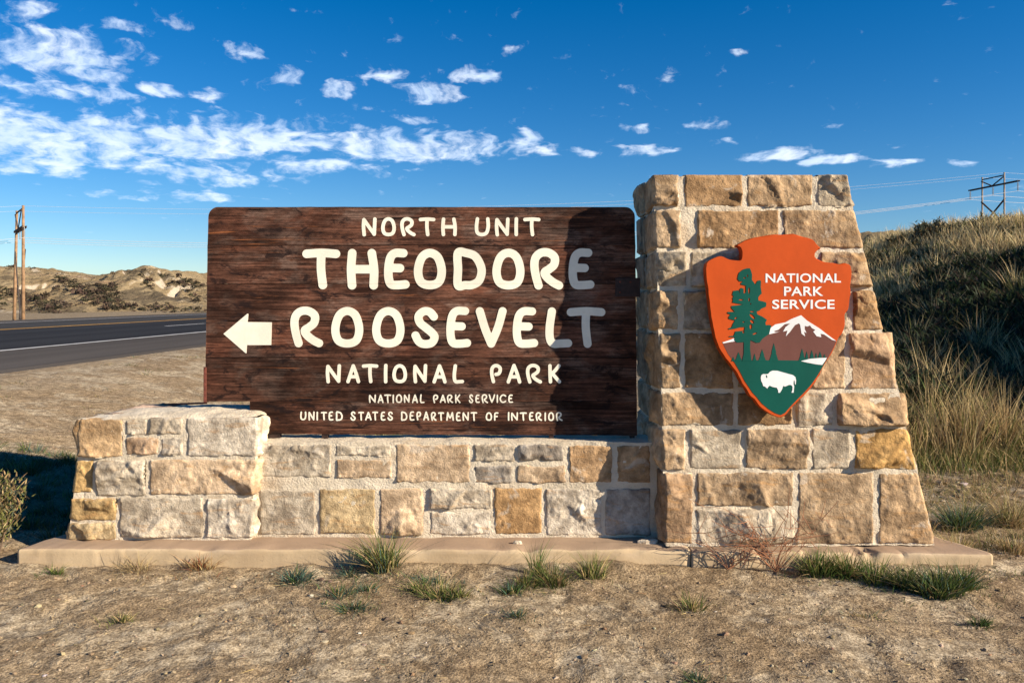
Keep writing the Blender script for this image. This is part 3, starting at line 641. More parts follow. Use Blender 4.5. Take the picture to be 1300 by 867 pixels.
# back battens
for x in (420, 700):
    a, b = P(x, 290, BD+BT), P(x, 530, BD+BT); MB().beam((a[0], BD+BT+.032, a[2]), (b[0], BD+BT+.032, b[2]), .1, .042, (1, 0, 0)).build('batten', WOOD, board)

# lettering: single strokes with round ends, swept to an outline
def cat(pts, closed=False, n=7):
    pts = [np.array(p, float) for p in pts]; m = len(pts); out = []
    rngi = range(m if closed else m-1)
    for i in rngi:
        p0 = pts[(i-1) % m] if (closed or i > 0) else 2*pts[0]-pts[1]; p1, p2 = pts[i], pts[(i+1) % m]; p3 = pts[(i+2) % m] if (closed or i+2 < m) else 2*pts[-1]-pts[-2]
        for t in np.linspace(0, 1, n, endpoint=False): out.append(.5*((2*p1)+(-p0+p2)*t+(2*p0-5*p1+4*p2-p3)*t*t+(-p0+3*p1-3*p2+p3)*t**3))
    out.append(pts[0] if closed else pts[-1]); return out
RB = [(.17, 0), (.06, .30), (0, .62), (.06, .86), (.28, 1), (.58, 1), (.82, .86), (.80, .64), (.60, .50)]
G = {
 'N': [[(.06, 0), (.0, .5), (.03, .95)], [(.04, .96), (.48, .50), (.93, .05)], [(.94, .03), (.97, .5), (1, 1)]],
 'O': ['c', [(.5, 1), (.16, .86), (0, .45), (.12, .10), (.5, 0), (.88, .10), (1, .45), (.84, .86)]],
 'R': [RB+[(.42, .40), (.50, .26), (.75, .10), (1, 0)]], 'P': [RB[:-1]+[(.66, .50), (.42, .46)]],
 'T': [[(0, .97), (.5, 1), (1, .97)], [(.5, 1), (.49, .5), (.55, 0)]],
 'H': [[(.04, 0), (0, .5), (.05, 1)], [(.98, 0), (1, .5), (.9, 1)], [(0, .5), (1, .5)]],
 'E': [[(.88, 1), (.40, 1), (.12, .86), (0, .5), (.03, .18), (.18, .02), (.55, 0), (1, .02)], [(.02, .54), (.68, .53)]],
 'F': [[(.95, 1), (.40, 1), (.12, .9), (.03, .55), (.05, 0)], [(.03, .5), (.75, .5)]],
 'D': ['c', [(.0, 0), (.0, .5), (.0, 1), (.35, 1), (.75, .88), (1, .5), (.9, .15), (.6, .01), (.3, 0)]],
 'S': [[(.93, .84), (.72, .98), (.42, 1), (.16, .86), (.22, .66), (.52, .5), (.84, .34), (.97, .2), (.80, .03), (.42, 0), (.16, .08), (0, .26)]],
 'V': [[(0, 1), (.24, .45), (.5, 0)], [(.5, 0), (.8, .5), (1, 1)]], 'L': [[(.12, 1), (0, .5), (.02, .15), (.2, 0), (.6, 0), (1, .01)]],
 'A': [[(0, 0), (.25, .5), (.5, 1)], [(.5, 1), (.78, .5), (1, 0)], [(.2, .31), (.8, .31)]], 'I': [[(.5, 0), (.46, .5), (.55, 1)]],
 'K': [[(.1, 0), (.06, .5), (.05, 1)], [(.95, 1), (.5, .66), (.1, .46)], [(.28, .52), (.65, .25), (1, 0)]], 'U': [[(.08, 1), (0, .5), (.08, .12), (.42, 0), (.82, .1), (.98, .5), (.95, 1)]],
 'C': [[(1, .85), (.65, 1), (.25, .9), (0, .5), (.2, .1), (.6, 0), (1, .14)]], 'M': [[(.02, 0), (.08, .5), (.14, 1)], [(.14, 1), (.5, .3), (.86, 1)], [(.86, 1), (.94, .5), (1, 0)]]}
def glyph_loops(ch, wd, ht, sw, res):
    """outline of a letter wd x ht units with stroke sw; marching squares on the distance field"""
    segs = []; st = G[ch]; closed = st[0] == 'c'
    for s in (st[1:] if closed else st):
        q = cat(s, closed) if len(s) > 2 else [np.array(p, float) for p in s]
        q = [np.array([sw/2+p[0]*(wd-sw), sw/2+p[1]*(ht-sw)]) for p in q]; segs += list(zip(q[:-1], q[1:]))
    pad = 2.371*res; xs = np.arange(-pad, wd+pad+res, res); ys = np.arange(-pad, ht+pad+res, res); X, Y = np.meshgrid(xs, ys); D = np.full(X.shape, 9e9)
    for a, b in segs:
        d = b-a; L2 = max(1e-9, d@d); t = np.clip(((X-a[0])*d[0]+(Y-a[1])*d[1])/L2, 0, 1); D = np.minimum(D, np.hypot(X-a[0]-t*d[0], Y-a[1]-t*d[1]))
    D = sw/2-D; nxt = {}; pts = {}
    def cross(i0, j0, i1, j1):
        k = (i0, j0, i1, j1); t = D[j0, i0]/(D[j0, i0]-D[j1, i1]); pts[k] = (xs[i0]+(xs[i1]-xs[i0])*t, ys[j0]+(ys[j1]-ys[j0])*t); return k
    for j in range(len(ys)-1):
        for i in range(len(xs)-1):
            c = (D[j, i] > 0, D[j, i+1] > 0, D[j+1, i+1] > 0, D[j+1, i] > 0); code = c[0]+2*c[1]+4*c[2]+8*c[3]
            if code in (0, 15): continue
            e = [lambda: cross(i, j, i+1, j), lambda: cross(i+1, j, i+1, j+1), lambda: cross(i, j+1, i+1, j+1), lambda: cross(i, j, i, j+1)]
            for a, b in {1: [(3, 0)], 2: [(0, 1)], 3: [(3, 1)], 4: [(1, 2)], 5: [(3, 0), (1, 2)], 6: [(0, 2)], 7: [(3, 2)], 8: [(2, 3)], 9: [(2, 0)], 10: [(0, 1), (2, 3)], 11: [(2, 1)], 12: [(1, 3)], 13: [(1, 0)], 14: [(0, 3)]}[code]: nxt[e[a]()] = e[b]()
    loops = []
    while nxt:
        k0 = next(iter(nxt)); k = k0; l = []
        while k in nxt: l.append(pts[k]); k = nxt.pop(k)
        if len(l) > 5: loops.append(l)
    loops.sort(key=lambda l: -abs(loop_area(l))); return loops
def letter(ch, x0, x1, y0, y1, sw):
    lp = glyph_loops(ch, x1-x0, y1-y0, sw, max(.22, (y1-y0)/62)); out = [[(x0+p[0], y1-p[1]) for p in l] for l in lp]
    return prism('letter', out, bp, -.004, .0016, CREAM, board)
def line(origin, sc, spec, y0, y1, sw):
    for ch, a, b in spec:
        x0, x1 = origin+a/sc, origin+b/sc
        if ch == 'I': c = (x0+x1)/2; x0, x1 = c-sw*.8, c+sw*.8
        letter(ch, x0, x1, y0+random.uniform(-.3, .3), y1+random.uniform(-.3, .3), sw)
line(370, 6.5, [('N', 580, 703), ('O', 740, 862), ('R', 897, 1025), ('T', 1050, 1188), ('H', 1235, 1365)], 276, 300.3, 4.5)
line(570, 6.5, [('U', 212, 340), ('N', 378, 500), ('I', 540, 570), ('T', 612, 755)], 276, 300.3, 4.5)
line(370, 6.5, [('T', 90, 403), ('H', 457, 717), ('E', 765, 975), ('O', 1010, 1275)], 316, 367.6, 10.8)
line(570, 6.5, [('D', 40, 303), ('O', 358, 623), ('R', 670, 942), ('E', 987, 1200)], 316, 367.6, 10.6)
line(275, 5.2, [('R', 487, 703), ('O', 757, 968), ('O', 1027, 1240)], 389.8, 441, 10.3)
line(520, 5.098, [('S', 12, 192), ('E', 238, 398), ('V', 428, 628), ('E', 668, 832), ('L', 880, 1052), ('T', 1017, 1267)], 390, 441.5, 10.3)
line(370, 7.222, [('N', 315, 455), ('A', 503, 630), ('T', 645, 797), ('I', 848, 880), ('O', 925, 1060), ('N', 1115, 1245)], 462, 486.6, 4.4)
line(540, 7.222, [('A', 65, 195), ('L', 250, 355), ('P', 592, 718), ('A', 745, 880), ('R', 922, 1070), ('K', 1122, 1245)], 462, 486.8, 4.4)
line(370, 7.222, [('N', 710, 775), ('A', 790, 845), ('T', 850, 915), ('I', 925, 942), ('O', 957, 1015), ('N', 1030, 1085), ('A', 1105, 1160), ('L', 1178, 1220)], 500.6, 511.4, 1.75)
line(540, 7.222, [('P', 70, 125), ('A', 133, 188), ('R', 198, 255), ('K', 270, 322), ('S', 398, 440), ('E', 458, 500), ('R', 515, 575), ('V', 580, 640), ('I', 652, 668), ('C', 680, 742), ('E', 760, 805)], 500.6, 511.4, 1.75)
line(370, 7.222, [('U', 80, 138), ('N', 155, 213), ('I', 228, 245), ('T', 270, 325), ('E', 340, 385), ('D', 408, 470), ('S', 540, 590), ('T', 612, 665), ('A', 675, 735), ('T', 740, 795), ('E', 818, 862), ('S', 880, 932), ('D', 1005, 1063), ('E', 1082, 1128), ('P', 1145, 1195), ('A', 1208, 1262)], 522.3, 533.6, 1.85)
line(540, 7.222, [('R', 50, 103), ('T', 115, 172), ('M', 190, 262), ('E', 280, 325), ('N', 340, 400), ('T', 415, 475), ('O', 553, 612), ('F', 628, 672), ('I', 755, 772), ('N', 785, 850), ('T', 865, 930), ('E', 950, 995), ('R', 1010, 1070), ('I', 1090, 1108), ('O', 1125, 1180), ('R', 1197, 1258)], 523, 534.2, 1.85)
prism('arrow', [[(283.7, 423.8), (314.2, 398.2), (315.2, 398.6), (314.4, 408.8), (345.2, 409.2), (344.4, 438), (313.6, 438), (312.9, 448.4), (311.6, 448)]], bp, -.004, .0016, CREAM, board)
# fixings: plate on the right, angle iron on the left, packers under the board
a, b = P(781, 353, BD), P(806, 377, BD); brk = box_bev('bracket', (a[0], BD-.007, b[2]), (.815, BD-.0015, a[2]), .002, IRON, board)
for (x, y) in ((787, 358), (787, 371), (800, 358)):
    c = P(x, y, BD); MB().tube([(c[0], BD-.006, c[2]), (c[0], BD-.013, c[2])], .007, 6).build('bolt', RUST, brk)
a, b = P(258.5, 466, BD), P(262.5, 511, BD); box_bev('angle_iron', (a[0], BD-.004, b[2]), (b[0]-.002, BD+.05, a[2]), .002, RUST, board)
for (x0, x1) in ((333, 355), (408, 416), (697, 703), (800, 806)):
    a, b = P(x0, 551, BD), P(x1, 551, BD); box_bev('packer', (a[0], BD+.004, .682), (b[0], BD+.05, a[2]+.006), .002, IRON, board)

# ------------------------------------------------------------------ arrowhead emblem on the pillar
AO = .122                                                      # face of the emblem stands this far off the stone margins
ap0 = BL+nF*AO
def apx(x, y, off): return on_plane(x, y, ap0, nF)+nF*off
emb = thing('arrowhead_sign', 'orange and green arrowhead emblem with white bison and pine fixed to the pillar', 'sign', tuple(on_plane(991, 531, BL, nF)))
OUT = [(935.5, 311.5), (941.7, 307.5), (950, 303.4), (960, 301), (972, 299), (982.3, 297.4), (992, 297.6), (1000.8, 297.2), (1008, 296.6), (1018.8, 299.9), (1031.7, 303.4), (1037, 309), (1042.8, 315), (1039, 317.7), (1035.6, 321.4), (1035.6, 326), (1040, 329.2), (1048.3, 332.5), (1059.4, 333.6), (1066.8, 335.2), (1073.2, 333.8), (1081.2, 338), (1081.8, 354.6), (1080.4, 362), (1081, 370), (1079.7, 379.2), (1077.9, 393), (1073.4, 399.5), (1073.7, 411.5), (1070.5, 422.6), (1065, 430), (1061.2, 440.2), (1056.6, 448.5), (1052, 457), (1046.5, 465), (1040.5, 477.6), (1032.7, 490), (1023.9, 500), (1014, 510), (1003.3, 520.6), (998.4, 527), (991.6, 530.4), (983, 528), (973.5, 522.5), (964.5, 515.7), (957.8, 507), (952, 502), (947, 493), (942, 486.3), (935.5, 473.5), (927, 461.8), (920.5, 453.5), (914, 443.5), (908.5, 429), (905, 413.4), (902.3, 397.7), (900.6, 383.8), (899.4, 372.8), (898.6, 363.8), (896.6, 352.8), (897, 334.8), (906.6, 327.6), (915.8, 325), (925, 328.8), (934.3, 330.6), (940.8, 330), (942.2, 323), (940.4, 314.6)]
def dense(l, step):
    out = []
    for i in range(len(l)):
        p, q = l[i], l[(i+1) % len(l)]; n = max(1, int(math.hypot(q[0]-p[0], q[1]-p[1])/step)); out += [(p[0]+(q[0]-p[0])*k/n, p[1]+(q[1]-p[1])*k/n) for k in range(n)]
    return out
def inset(l, d):
    out = []; m = len(l); s = 1 if loop_area(l) > 0 else -1
    for i in range(m):
        a, c = np.array(l[(i-2) % m]), np.array(l[(i+2) % m]); t = c-a; t = t/np.linalg.norm(t); nrm_ = np.array([-t[1], t[0]])*s; dd = d[i] if hasattr(d, '__len__') else d; out.append(tuple(np.array(l[i])+nrm_*dd))
    return out
OD = dense([tuple(q) for q in cat(OUT, True, 3)[:-1]], 2.2); jag = np.array([1.5+.8*math.sin(i*.9)*math.sin(i*.37+1)+random.uniform(-.35, .35) for i in range(len(OD))])
jag = jag*np.array([.30 if (p[0] < 945 or (p[1] > 440 and p[0] < 990)) else 1. for p in OD])
FACE = inset(OD, jag)
body_v, n = [], len(OD)
rings = [(FACE, 0.0), (inset(OD, jag*.4), -.007), (OD, -.018), (OD, -.062), (inset(OD, 1.2), -.066)]
for l, z in rings: body_v += [apx(p[0], p[1], z) for p in l]
fs = []
for k in range(len(rings)-1):
    for i in range(n): j = (i+1) % n; fs.append([k*n+i, k*n+j, (k+1)*n+j, (k+1)*n+i])
rim = mesh_np('rim', body_v, fs, RIM, emb, False)
emb_face = prism('face', [inset(OD, jag*.97)], apx, -.004, .0006, ORANGE, emb)
# standoff blocks behind
for (x, y) in ((950, 350), (1040, 360), (990, 470)):
    c, d = apx(x, y, -.056), apx(x, y, -.13); MB().tube([c, d], .03, 8).build('standoff', IRON, emb)
LOW = [(1041.8, 470), (1036.5, 478.5), (1029.5, 488.5), (1021, 498), (1011.3, 507.7), (1001.5, 518), (996.5, 524), (991.2, 526.8), (984, 524.4), (975.5, 519), (967, 512), (960.6, 504), (955, 498), (950.5, 491), (945.6, 484), (939.5, 472), (932, 459.5), (929.5, 457)]
prism('green_field', [[(1012, 457.6), (1024, 456.2), (1050, 455), (1046, 462.5)]+LOW+[(950, 457.4), (980, 457.2)]], apx, -.002, .0022, GREEN, emb_face)
prism('mountain', [[(917.5, 434), (930, 431.5), (950, 430), (974, 423.5), (980, 416.5), (986, 412.4), (998, 409.8), (1005, 406), (1016.8, 400.9), (1024, 407.4), (1040, 417.4), (1054, 428), (1061.5, 433.6), (1059, 440), (1054.5, 448.2), (1050.5, 455.5), (1030, 459), (990, 460), (950, 460), (931, 458.6), (924, 449), (919, 439)]], apx, -.002, .0014, BROWN, emb_face)
prism('snow', [[(976, 424.4), (978.4, 416), (984, 412), (997, 409.2), (1004, 405.2), (1016.8, 400.2), (1024.4, 407), (1040, 416.8), (1050, 424.6), (1061.6, 433), (1056, 431.4), (1046, 424.6), (1041.5, 423.6), (1042.4, 428), (1036.6, 426.8), (1032.2, 421), (1035, 419), (1030.4, 416.4), (1028, 413.2), (1024.4, 414.6), (1021.4, 413.6), (1021.4, 418), (1023.6, 422.6), (1020.4, 421.2), (1022, 427), (1017.4, 423.6), (1015.6, 412.4), (1014, 410.4), (1009, 412.8), (1003, 421), (997.4, 427), (999.6, 419.6), (994, 421), (997, 415.4), (1003, 410.6), (996, 411.6), (988, 418.6), (982, 420.6), (984.6, 421.8), (990, 420.4), (985, 422.4)]], apx, -.001, .0024, WHITE, emb_face)
prism('snow', [[(917.2, 434.6), (923, 432.8), (928, 431), (931.5, 429.4), (935, 433), (926, 434.4), (918, 436)]], apx, -.001, .0024, WHITE, emb_face)
z6 = lambda q: (910+q[0]/7.88, 330+q[1]/7.88)
TREE = [(300, 85), (330, 85), (343, 115), (352, 150), (350, 200), (385, 248), (408, 208), (432, 204), (441, 215), (438, 270), (448, 338), (430, 352), (414, 375), (415, 405), (460, 415), (490, 425), (495, 440), (490, 470), (445, 488), (425, 508), (398, 512), (404, 545), (450, 565), (500, 598), (485, 630), (490, 653), (520, 650), (545, 656), (532, 700), (522, 742), (480, 770), (455, 788), (430, 825), (395, 830), (365, 815), (335, 802), (331, 880), (345, 1000), (352, 1012), (252, 1012), (268, 940), (270, 822), (200, 826), (172, 803), (178, 772), (122, 770), (124, 762), (170, 758), (186, 715), (275, 707), (280, 672), (240, 672), (190, 686), (120, 696), (114, 686), (150, 670), (160, 640), (182, 606), (120, 590), (116, 572), (138, 546), (104, 534), (108, 520), (180, 520), (145, 480), (146, 460), (200, 455), (268, 446), (200, 436), (155, 425), (162, 400), (156, 380), (170, 365), (154, 350), (165, 310), (214, 304), (232, 340), (228, 295), (242, 280), (268, 290), (268, 340), (290, 325), (290, 258), (240, 246), (241, 232), (262, 216), (225, 215), (206, 190), (214, 150), (222, 128), (262, 96)]
hole = lambda cx, cy, rx, ry, rot=0: [(cx+rx*math.cos(t)*math.cos(rot)-ry*math.sin(t)*math.sin(rot), cy+rx*math.cos(t)*math.sin(rot)+ry*math.sin(t)*math.cos(rot)) for t in np.linspace(0, 2*math.pi, 10, endpoint=False)]
HO = [hole(322, 308, 9, 34), hole(323, 398, 8, 20), hole(338, 440, 6, 10), hole(355, 565, 36, 14, .75), hole(352, 617, 24, 14, .7), hole(340, 668, 13, 26), hole(380, 737, 24, 7, -.35), hole(307, 160, 7, 13), hole(278, 180, 10, 8), hole(266, 722, 10, 12), hole(190, 582, 15, 8, -.5), hole(268, 620, 12, 6), hole(242, 399, 24, 7), hole(352, 517, 22, 6)]
prism('pine_tree_motif', [[z6(q) for q in TREE]]+[[z6(q) for q in h] for h in HO], apx, -.001, .0034, GREEN, emb_face)
for (x, y, hw) in ((937.5, 447, 4.6), (930.8, 453, 2.6), (957.8, 449, 2.6), (967.5, 443.5, 5), (982.3, 435.8, 5.8), (1018.2, 442.8, 4.6), (1024, 446.2, 3), (1030.5, 444.6, 4), (1036, 448, 2.6), (1041, 446.4, 4), (1046.5, 449.5, 3)):
    prism('fir_motif', [[(x, y), (x+hw*.5, y+(458-y)*.5), (x+hw*.45, y+(458-y)*.55), (x+hw, 458.4), (x-hw, 458.4), (x-hw*.45, y+(458-y)*.55), (x-hw*.5, y+(458-y)*.5)]], apx, -.001, .0028, GREEN, emb_face)
prism('lake_motif', [[(1016.5, 458.3), (1028, 455.4), (1040, 454.4), (1049.5, 454.2), (1047, 458.5), (1043.5, 463.2), (1036, 462.4), (1025, 460.4)]], apx, -.001, .0036, WHITE, emb_face)
z5 = lambda q: (920+q[0]/10.2, 450+q[1]/10.2)
BIS = [(465, 300), (472, 268), (495, 252), (535, 254), (560, 250), (585, 222), (620, 208), (680, 210), (760, 232), (830, 252), (880, 265), (912, 290), (922, 330), (918, 385), (908, 388), (902, 330), (890, 345), (888, 385), (898, 410), (892, 470), (888, 494), (862, 492), (874, 460), (876, 415), (860, 395), (830, 392), (780, 415), (755, 405), (740, 450), (712, 495), (690, 492), (692, 470), (675, 430), (620, 420), (580, 402), (560, 420), (550, 440), (520, 415), (495, 405), (488, 375), (470, 340)]
prism('bison_motif', [[z5(q) for q in BIS], [z5(q) for q in [(528, 266), (545, 268), (552, 300), (536, 305)]]], apx, -.001, .0036, WHITE, emb_face)
def caption(txt, x0, x1, y0, y1):
    cu_ = bpy.data.curves.new('inscription', 'FONT'); cu_.body = txt; cu_.offset = .018; cu_.resolution_u = 4; cu_.space_character = 1.04
    tmp = bpy.data.objects.new('inscription', cu_); COL.objects.link(tmp); dg = bpy.context.evaluated_depsgraph_get(); me = bpy.data.meshes.new_from_object(tmp.evaluated_get(dg)); bpy.data.objects.remove(tmp)
    co = np.array([q.co[:] for q in me.vertices]); lo, hi = co.min(0), co.max(0); fcs = [list(p.vertices) for p in me.polygons]
    q = [apx(x0+(c[0]-lo[0])/(hi[0]-lo[0])*(x1-x0), y1-(c[1]-lo[1])/(hi[1]-lo[1])*(y1-y0), .0021) for c in co]
    return mesh_np('inscription', q, fcs, WHITE, emb_face, False)
caption('NATIONAL', 971.8, 1067.4, 347.2, 359.0); caption('PARK', 995.2, 1044.8, 363.9, 375.7); caption('SERVICE', 980.2, 1059.4, 380.5, 392.3)

# loose bits on the base
rod = MB().tube([P(203, 517.5, 5.30)+[0, 0, .02], P(262, 513.5, 5.13)+[0, 0, .01]], .007, 6).build('rod', RUST); tag(rod, 'thin rusty iron rod lying on top of the left stone pier', 'rod')
def chip(x, y, sx, sz, lab):
    X0, Y0 = ground_at(x, y, .10); p = []
    rr = np.random.default_rng(int(x)); ph = np.linspace(0, 2*math.pi, 7, endpoint=False)
    for zz, k in ((.098, 1.0), (.1+sz*.7, .95), (.1+sz, .7)): p += [(X0+sx*k*math.cos(t)*rr.uniform(.8, 1.1), Y0+sx*.5*k*math.sin(t)*rr.uniform(.8, 1.1), zz) for t in ph]
    f = [[i, (i+1) % 7, (i+1) % 7+7, i+7] for i in range(7)]+[[i+7, (i+1) % 7+7, (i+1) % 7+14, i+14] for i in range(7)]+[list(range(14, 21))]
    tag(mesh_np('stone_chip', p, f, STONE, None, False, color=PALE), lab, 'stone')
chip(822, 688.5, .065, .022, 'flat pale stone chip on the base beside the pillar'); chip(657, 690, .028, .018, 'small pale stone chip on the base below the brown block')

# ------------------------------------------------------------------ plants
def blades(base, h, lean, wd, col, segs=3, curl=.5, flat=None):
    """base (n,3), h (n), lean (n,2) sideways reach as a share of h, wd (n) width, col (n,3) -> verts, tris, colours"""
    n = len(base); V = []; C = []; ang = rng.uniform(0, 2*math.pi, n) if flat is None else flat; wx, wy = np.cos(ang), np.sin(ang)
    for k in range(segs+1):
        t = k/segs; ctr = base.copy(); ctr[:, 2] += h*t*(1-.22*curl*t*np.hypot(lean[:, 0], lean[:, 1])); ctr[:, :2] += lean*(h*t**(1+curl))[:, None]
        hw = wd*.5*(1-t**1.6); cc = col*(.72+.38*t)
        if k < segs:
            for s in (-1, 1): q = ctr.copy(); q[:, 0] += s*hw*wx; q[:, 1] += s*hw*wy; V.append(q); C.append(cc)
        else: V.append(ctr); C.append(cc)
    m = 2*segs+1; V = np.stack(V, 1).reshape(-1, 3); C = np.clip(np.stack(C, 1).reshape(-1, 3), 0, 1); T = []
    for k in range(segs-1): a = 2*k; T += [(a, a+1, a+3), (a, a+3, a+2)]
    T.append((2*segs-2, 2*segs-1, 2*segs)); T = np.array(T)
    return V, (np.arange(n)[:, None, None]*m+T[None]).reshape(-1, 3), C
def merge(parts):
    V, T, C, off = [], [], [], 0
    for v, t, c in parts: V.append(v); T.append(t+off); C.append(c); off += len(v)
    return np.concatenate(V), np.concatenate(T), np.concatenate(C)
def colmix(n, cols, wts, var=.18):
    c = np.array(cols)[rng.choice(len(cols), n, p=np.array(wts)/sum(wts))]; return c*(1+rng.normal(0, var, (n, 1)))*(1+rng.normal(0, .05, (n, 3)))
BLUEG, GRN, YGR, STRAW, DRY, RED, DKG, SAGE = (.070, .125, .095), (.080, .130, .030), (.18, .19, .055), (.46, .35, .17), (.30, .205, .10), (.26, .10, .05), (.045, .070, .028), (.15, .165, .105)
STRAY = []
def tuft(x, y, spread, height, n, cols, wts, lean=.6, wd=.006, segs=4, curl=.6, name='grass_tuft', z=None):
    n = int(n*1.15); r = spread*rng.random(n)**.7*.62; a = rng.uniform(0, 2*math.pi, n); bx, by = x+r*np.cos(a)+rng.normal(0, spread*.06, n), y+r*np.sin(a)*.7
    bz = terrain(bx, by)-.006 if z is None else np.full(n, z); h = height*(.25+.85*rng.beta(2., 1.8, n))*(1-.35*np.clip(r/spread, 0, 1))
    wind = rng.normal(0, .16, 2); ln = np.stack([np.cos(a), np.sin(a)], -1)*(lean*(.2+r/spread*1.4)*rng.uniform(.2, 1.6, n))[:, None]+rng.normal(0, .30, (n, 2))+wind
    dead = rng.random(n) < .16; col = colmix(n, cols, wts); col[dead] = colmix(int(dead.sum()), [STRAW, DRY, (.40, .33, .22)], [3, 2, 2]); ln[dead] *= 1.8; h[dead] *= .8
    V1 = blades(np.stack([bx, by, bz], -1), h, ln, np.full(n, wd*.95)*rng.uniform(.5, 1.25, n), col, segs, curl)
    m = n//3; r2 = spread*rng.uniform(.5, 1.7, m); a2 = rng.uniform(0, 2*math.pi, m); sx2, sy2 = x+r2*np.cos(a2), y+r2*np.sin(a2)*.75          # thin stray growth around the clump
    sy2 = np.where((sy2 > 4.55) & (np.abs(sx2) < 2.9), 4.55-rng.random(m)*.12, sy2)
    V2 = blades(np.stack([sx2, sy2, terrain(sx2, sy2)-.004], -1), rng.uniform(.012, .05, m), rng.normal(0, .9, (m, 2)), np.full(m, wd*.6), colmix(m, cols, wts), 2, .5)
    STRAY.append(V2); return V1
def tuft_px(px_, py_, w_px, h_px, n, cols, wts, label, lean=.6, wd=.006, name='grass_tuft', cat_='grass', group=None, parts=None, curl=.6):
    X0, Y0 = ground_at(px_, py_); s = Y0/F; lst = [tuft(X0, Y0, w_px*s*.5, h_px*s, n, cols, wts, lean, wd, 4, curl)]
    for (dx, dy, ww, hh, nn) in (parts or []): xx, yy_ = ground_at(px_+dx, py_+dy); lst.append(tuft(xx, yy_, ww*s*.5, hh*s, nn, cols, wts, lean, wd, 4, curl))
    v, t, c = merge(lst); o_ = mesh_np(name, v-np.array([X0, Y0, 0]), t, LEAF, None, False, {'Col': c}); o_.location = (X0, Y0, 0); tag(o_, label, cat_, group); return o_
GP = 'weeds growing along the base slab'
tuft_px(486, 726, 62, 66, 260, [GRN, YGR, STRAW, BLUEG], [4, 4, 2, 2], 'tallest upright green grass clump in front of the middle of the base', .75, .007, group=GP)
tuft_px(377, 737, 62, 26, 150, [BLUEG, GRN], [6, 1], 'low blue green spiky tuft left of the tallest clump', 1.5, .007, group=GP)
tuft_px(443, 730, 40, 22, 90, [BLUEG, GRN], [4, 1], 'small blue green tuft touching the foot of the tallest clump', 1.4, .006, group=GP)
tuft_px(448, 773, 58, 20, 140, [BLUEG, GRN, YGR], [3, 2, 1], 'flat green tuft on bare dirt nearest the camera below the tallest clump', 1.6, .006, group=GP)
tuft_px(432, 756, 60, 20, 120, [GRN, BLUEG, STRAW], [2, 3, 1], 'sprawling dark green tuft just behind the flat tuft on the dirt', 1.6, .006, group=GP, parts=[(35, -6, 40, 16, 70)])
tuft_px(560, 757, 70, 26, 220, [YGR, GRN, STRAW], [3, 3, 2], 'wide yellow green patch of grass right of the sprawling tuft', 1.2, .006, group=GP, parts=[(-28, -8, 46, 22, 120), (22, 2, 40, 22, 90)])
tuft_px(545, 740, 56, 18, 110, [BLUEG, GRN], [3, 1], 'small blue green tuft behind the wide yellow green patch', 1.5, .006, group=GP)
tuft_px(700, 742, 66, 36, 260, [GRN, YGR, DRY], [4, 3, 2], 'bushy green and brown weed under the brown wall block', 1.0, .006, group=GP, parts=[(-32, 4, 50, 30, 120)])
tuft_px(682, 732, 30, 60, 70, [YGR, GRN, SAGE], [3, 3, 2], 'tall thin green stalks standing against the base under the brown block', .5, .005, group=GP)
tuft_px(752, 735, 54, 38, 170, [YGR, STRAW, GRN], [3, 2, 2], 'pale yellow green grass tuft right of the bushy weed', .9, .006, group=GP)
tuft_px(650, 754, 44, 22, 100, [GRN, BLUEG, YGR], [3, 2, 1], 'small green tuft at the left foot of the bushy weed', 1.2, .006, group=GP)
tuft_px(656, 786, 36, 16, 80, [BLUEG, GRN], [4, 1], 'lone small blue green tuft on open dirt below the bushy weed', 1.5, .006, group=GP)
tuft_px(1040, 730, 70, 44, 230, [GRN, YGR, DRY], [5, 3, 1], 'leaning green grass clump below the pillar beside the red stems', .9, .008, group=GP, parts=[(36, 2, 50, 42, 130)])
tuft_px(1112, 738, 60, 40, 200, [GRN, YGR, BLUEG], [4, 3, 1], 'short green clump between the leaning clump and the big corner clump', .9, .007, group=GP)
tuft_px(1188, 752, 96, 46, 420, [GRN, DKG, YGR, BLUEG], [5, 3, 2, 1], 'big dark green grass clump at the right front corner of the base', .9, .008, group=GP, parts=[(-38, -8, 60, 46, 180), (34, -4, 50, 44, 150)])
tuft_px(880, 772, 54, 30, 90, [YGR, STRAW, GRN], [4, 3, 1], 'thin yellowish tuft alone on dirt below the red stems', 1.0, .006, group=GP)
tuft_px(1246, 791, 36, 18, 100, [DKG, GRN], [2, 2], 'tiny dark green tuft on dirt below the big corner clump', 1.2, .007, group=GP)
tuft_px(884, 862, 46, 14, 110, [BLUEG, DKG, GRN], [2, 2, 1], 'tiny dark tuft at the bottom edge of the picture', 1.4, .006, group=GP)
tuft_px(1098, 780, 90, 10, 120, [BLUEG, GRN, STRAW], [2, 1, 3], 'flat thin straggle of grass on dirt right of the yellowish tuft', 2.0, .005, group=GP)
tuft_px(173, 724, 62, 30, 130, [STRAW, (.38, .29, .17)], [2, 3], 'dry straw coloured tuft against the base below the left pier', 1.2, .005, group=GP)
tuft_px(254, 722, 66, 26, 180, [DRY, RED, STRAW], [3, 2, 2], 'dry reddish brown tuft right of the straw coloured tuft', 1.2, .006, group=GP)
tuft_px(155, 790, 44, 14, 100, [YGR, STRAW, GRN], [2, 3, 1], 'small faded tuft on open dirt below the left pier', 1.6, .006, group=GP)
tuft_px(72, 727, 30, 16, 70, [GRN, YGR], [2, 1], 'small green tuft by the left front corner of the base', 1.2, .006, group=GP)
tuft_px(561, 752, 10, 50, 6, [STRAW], [1], 'single pale dry stalk rising before the pale wall stones', .3, .004, group=GP)

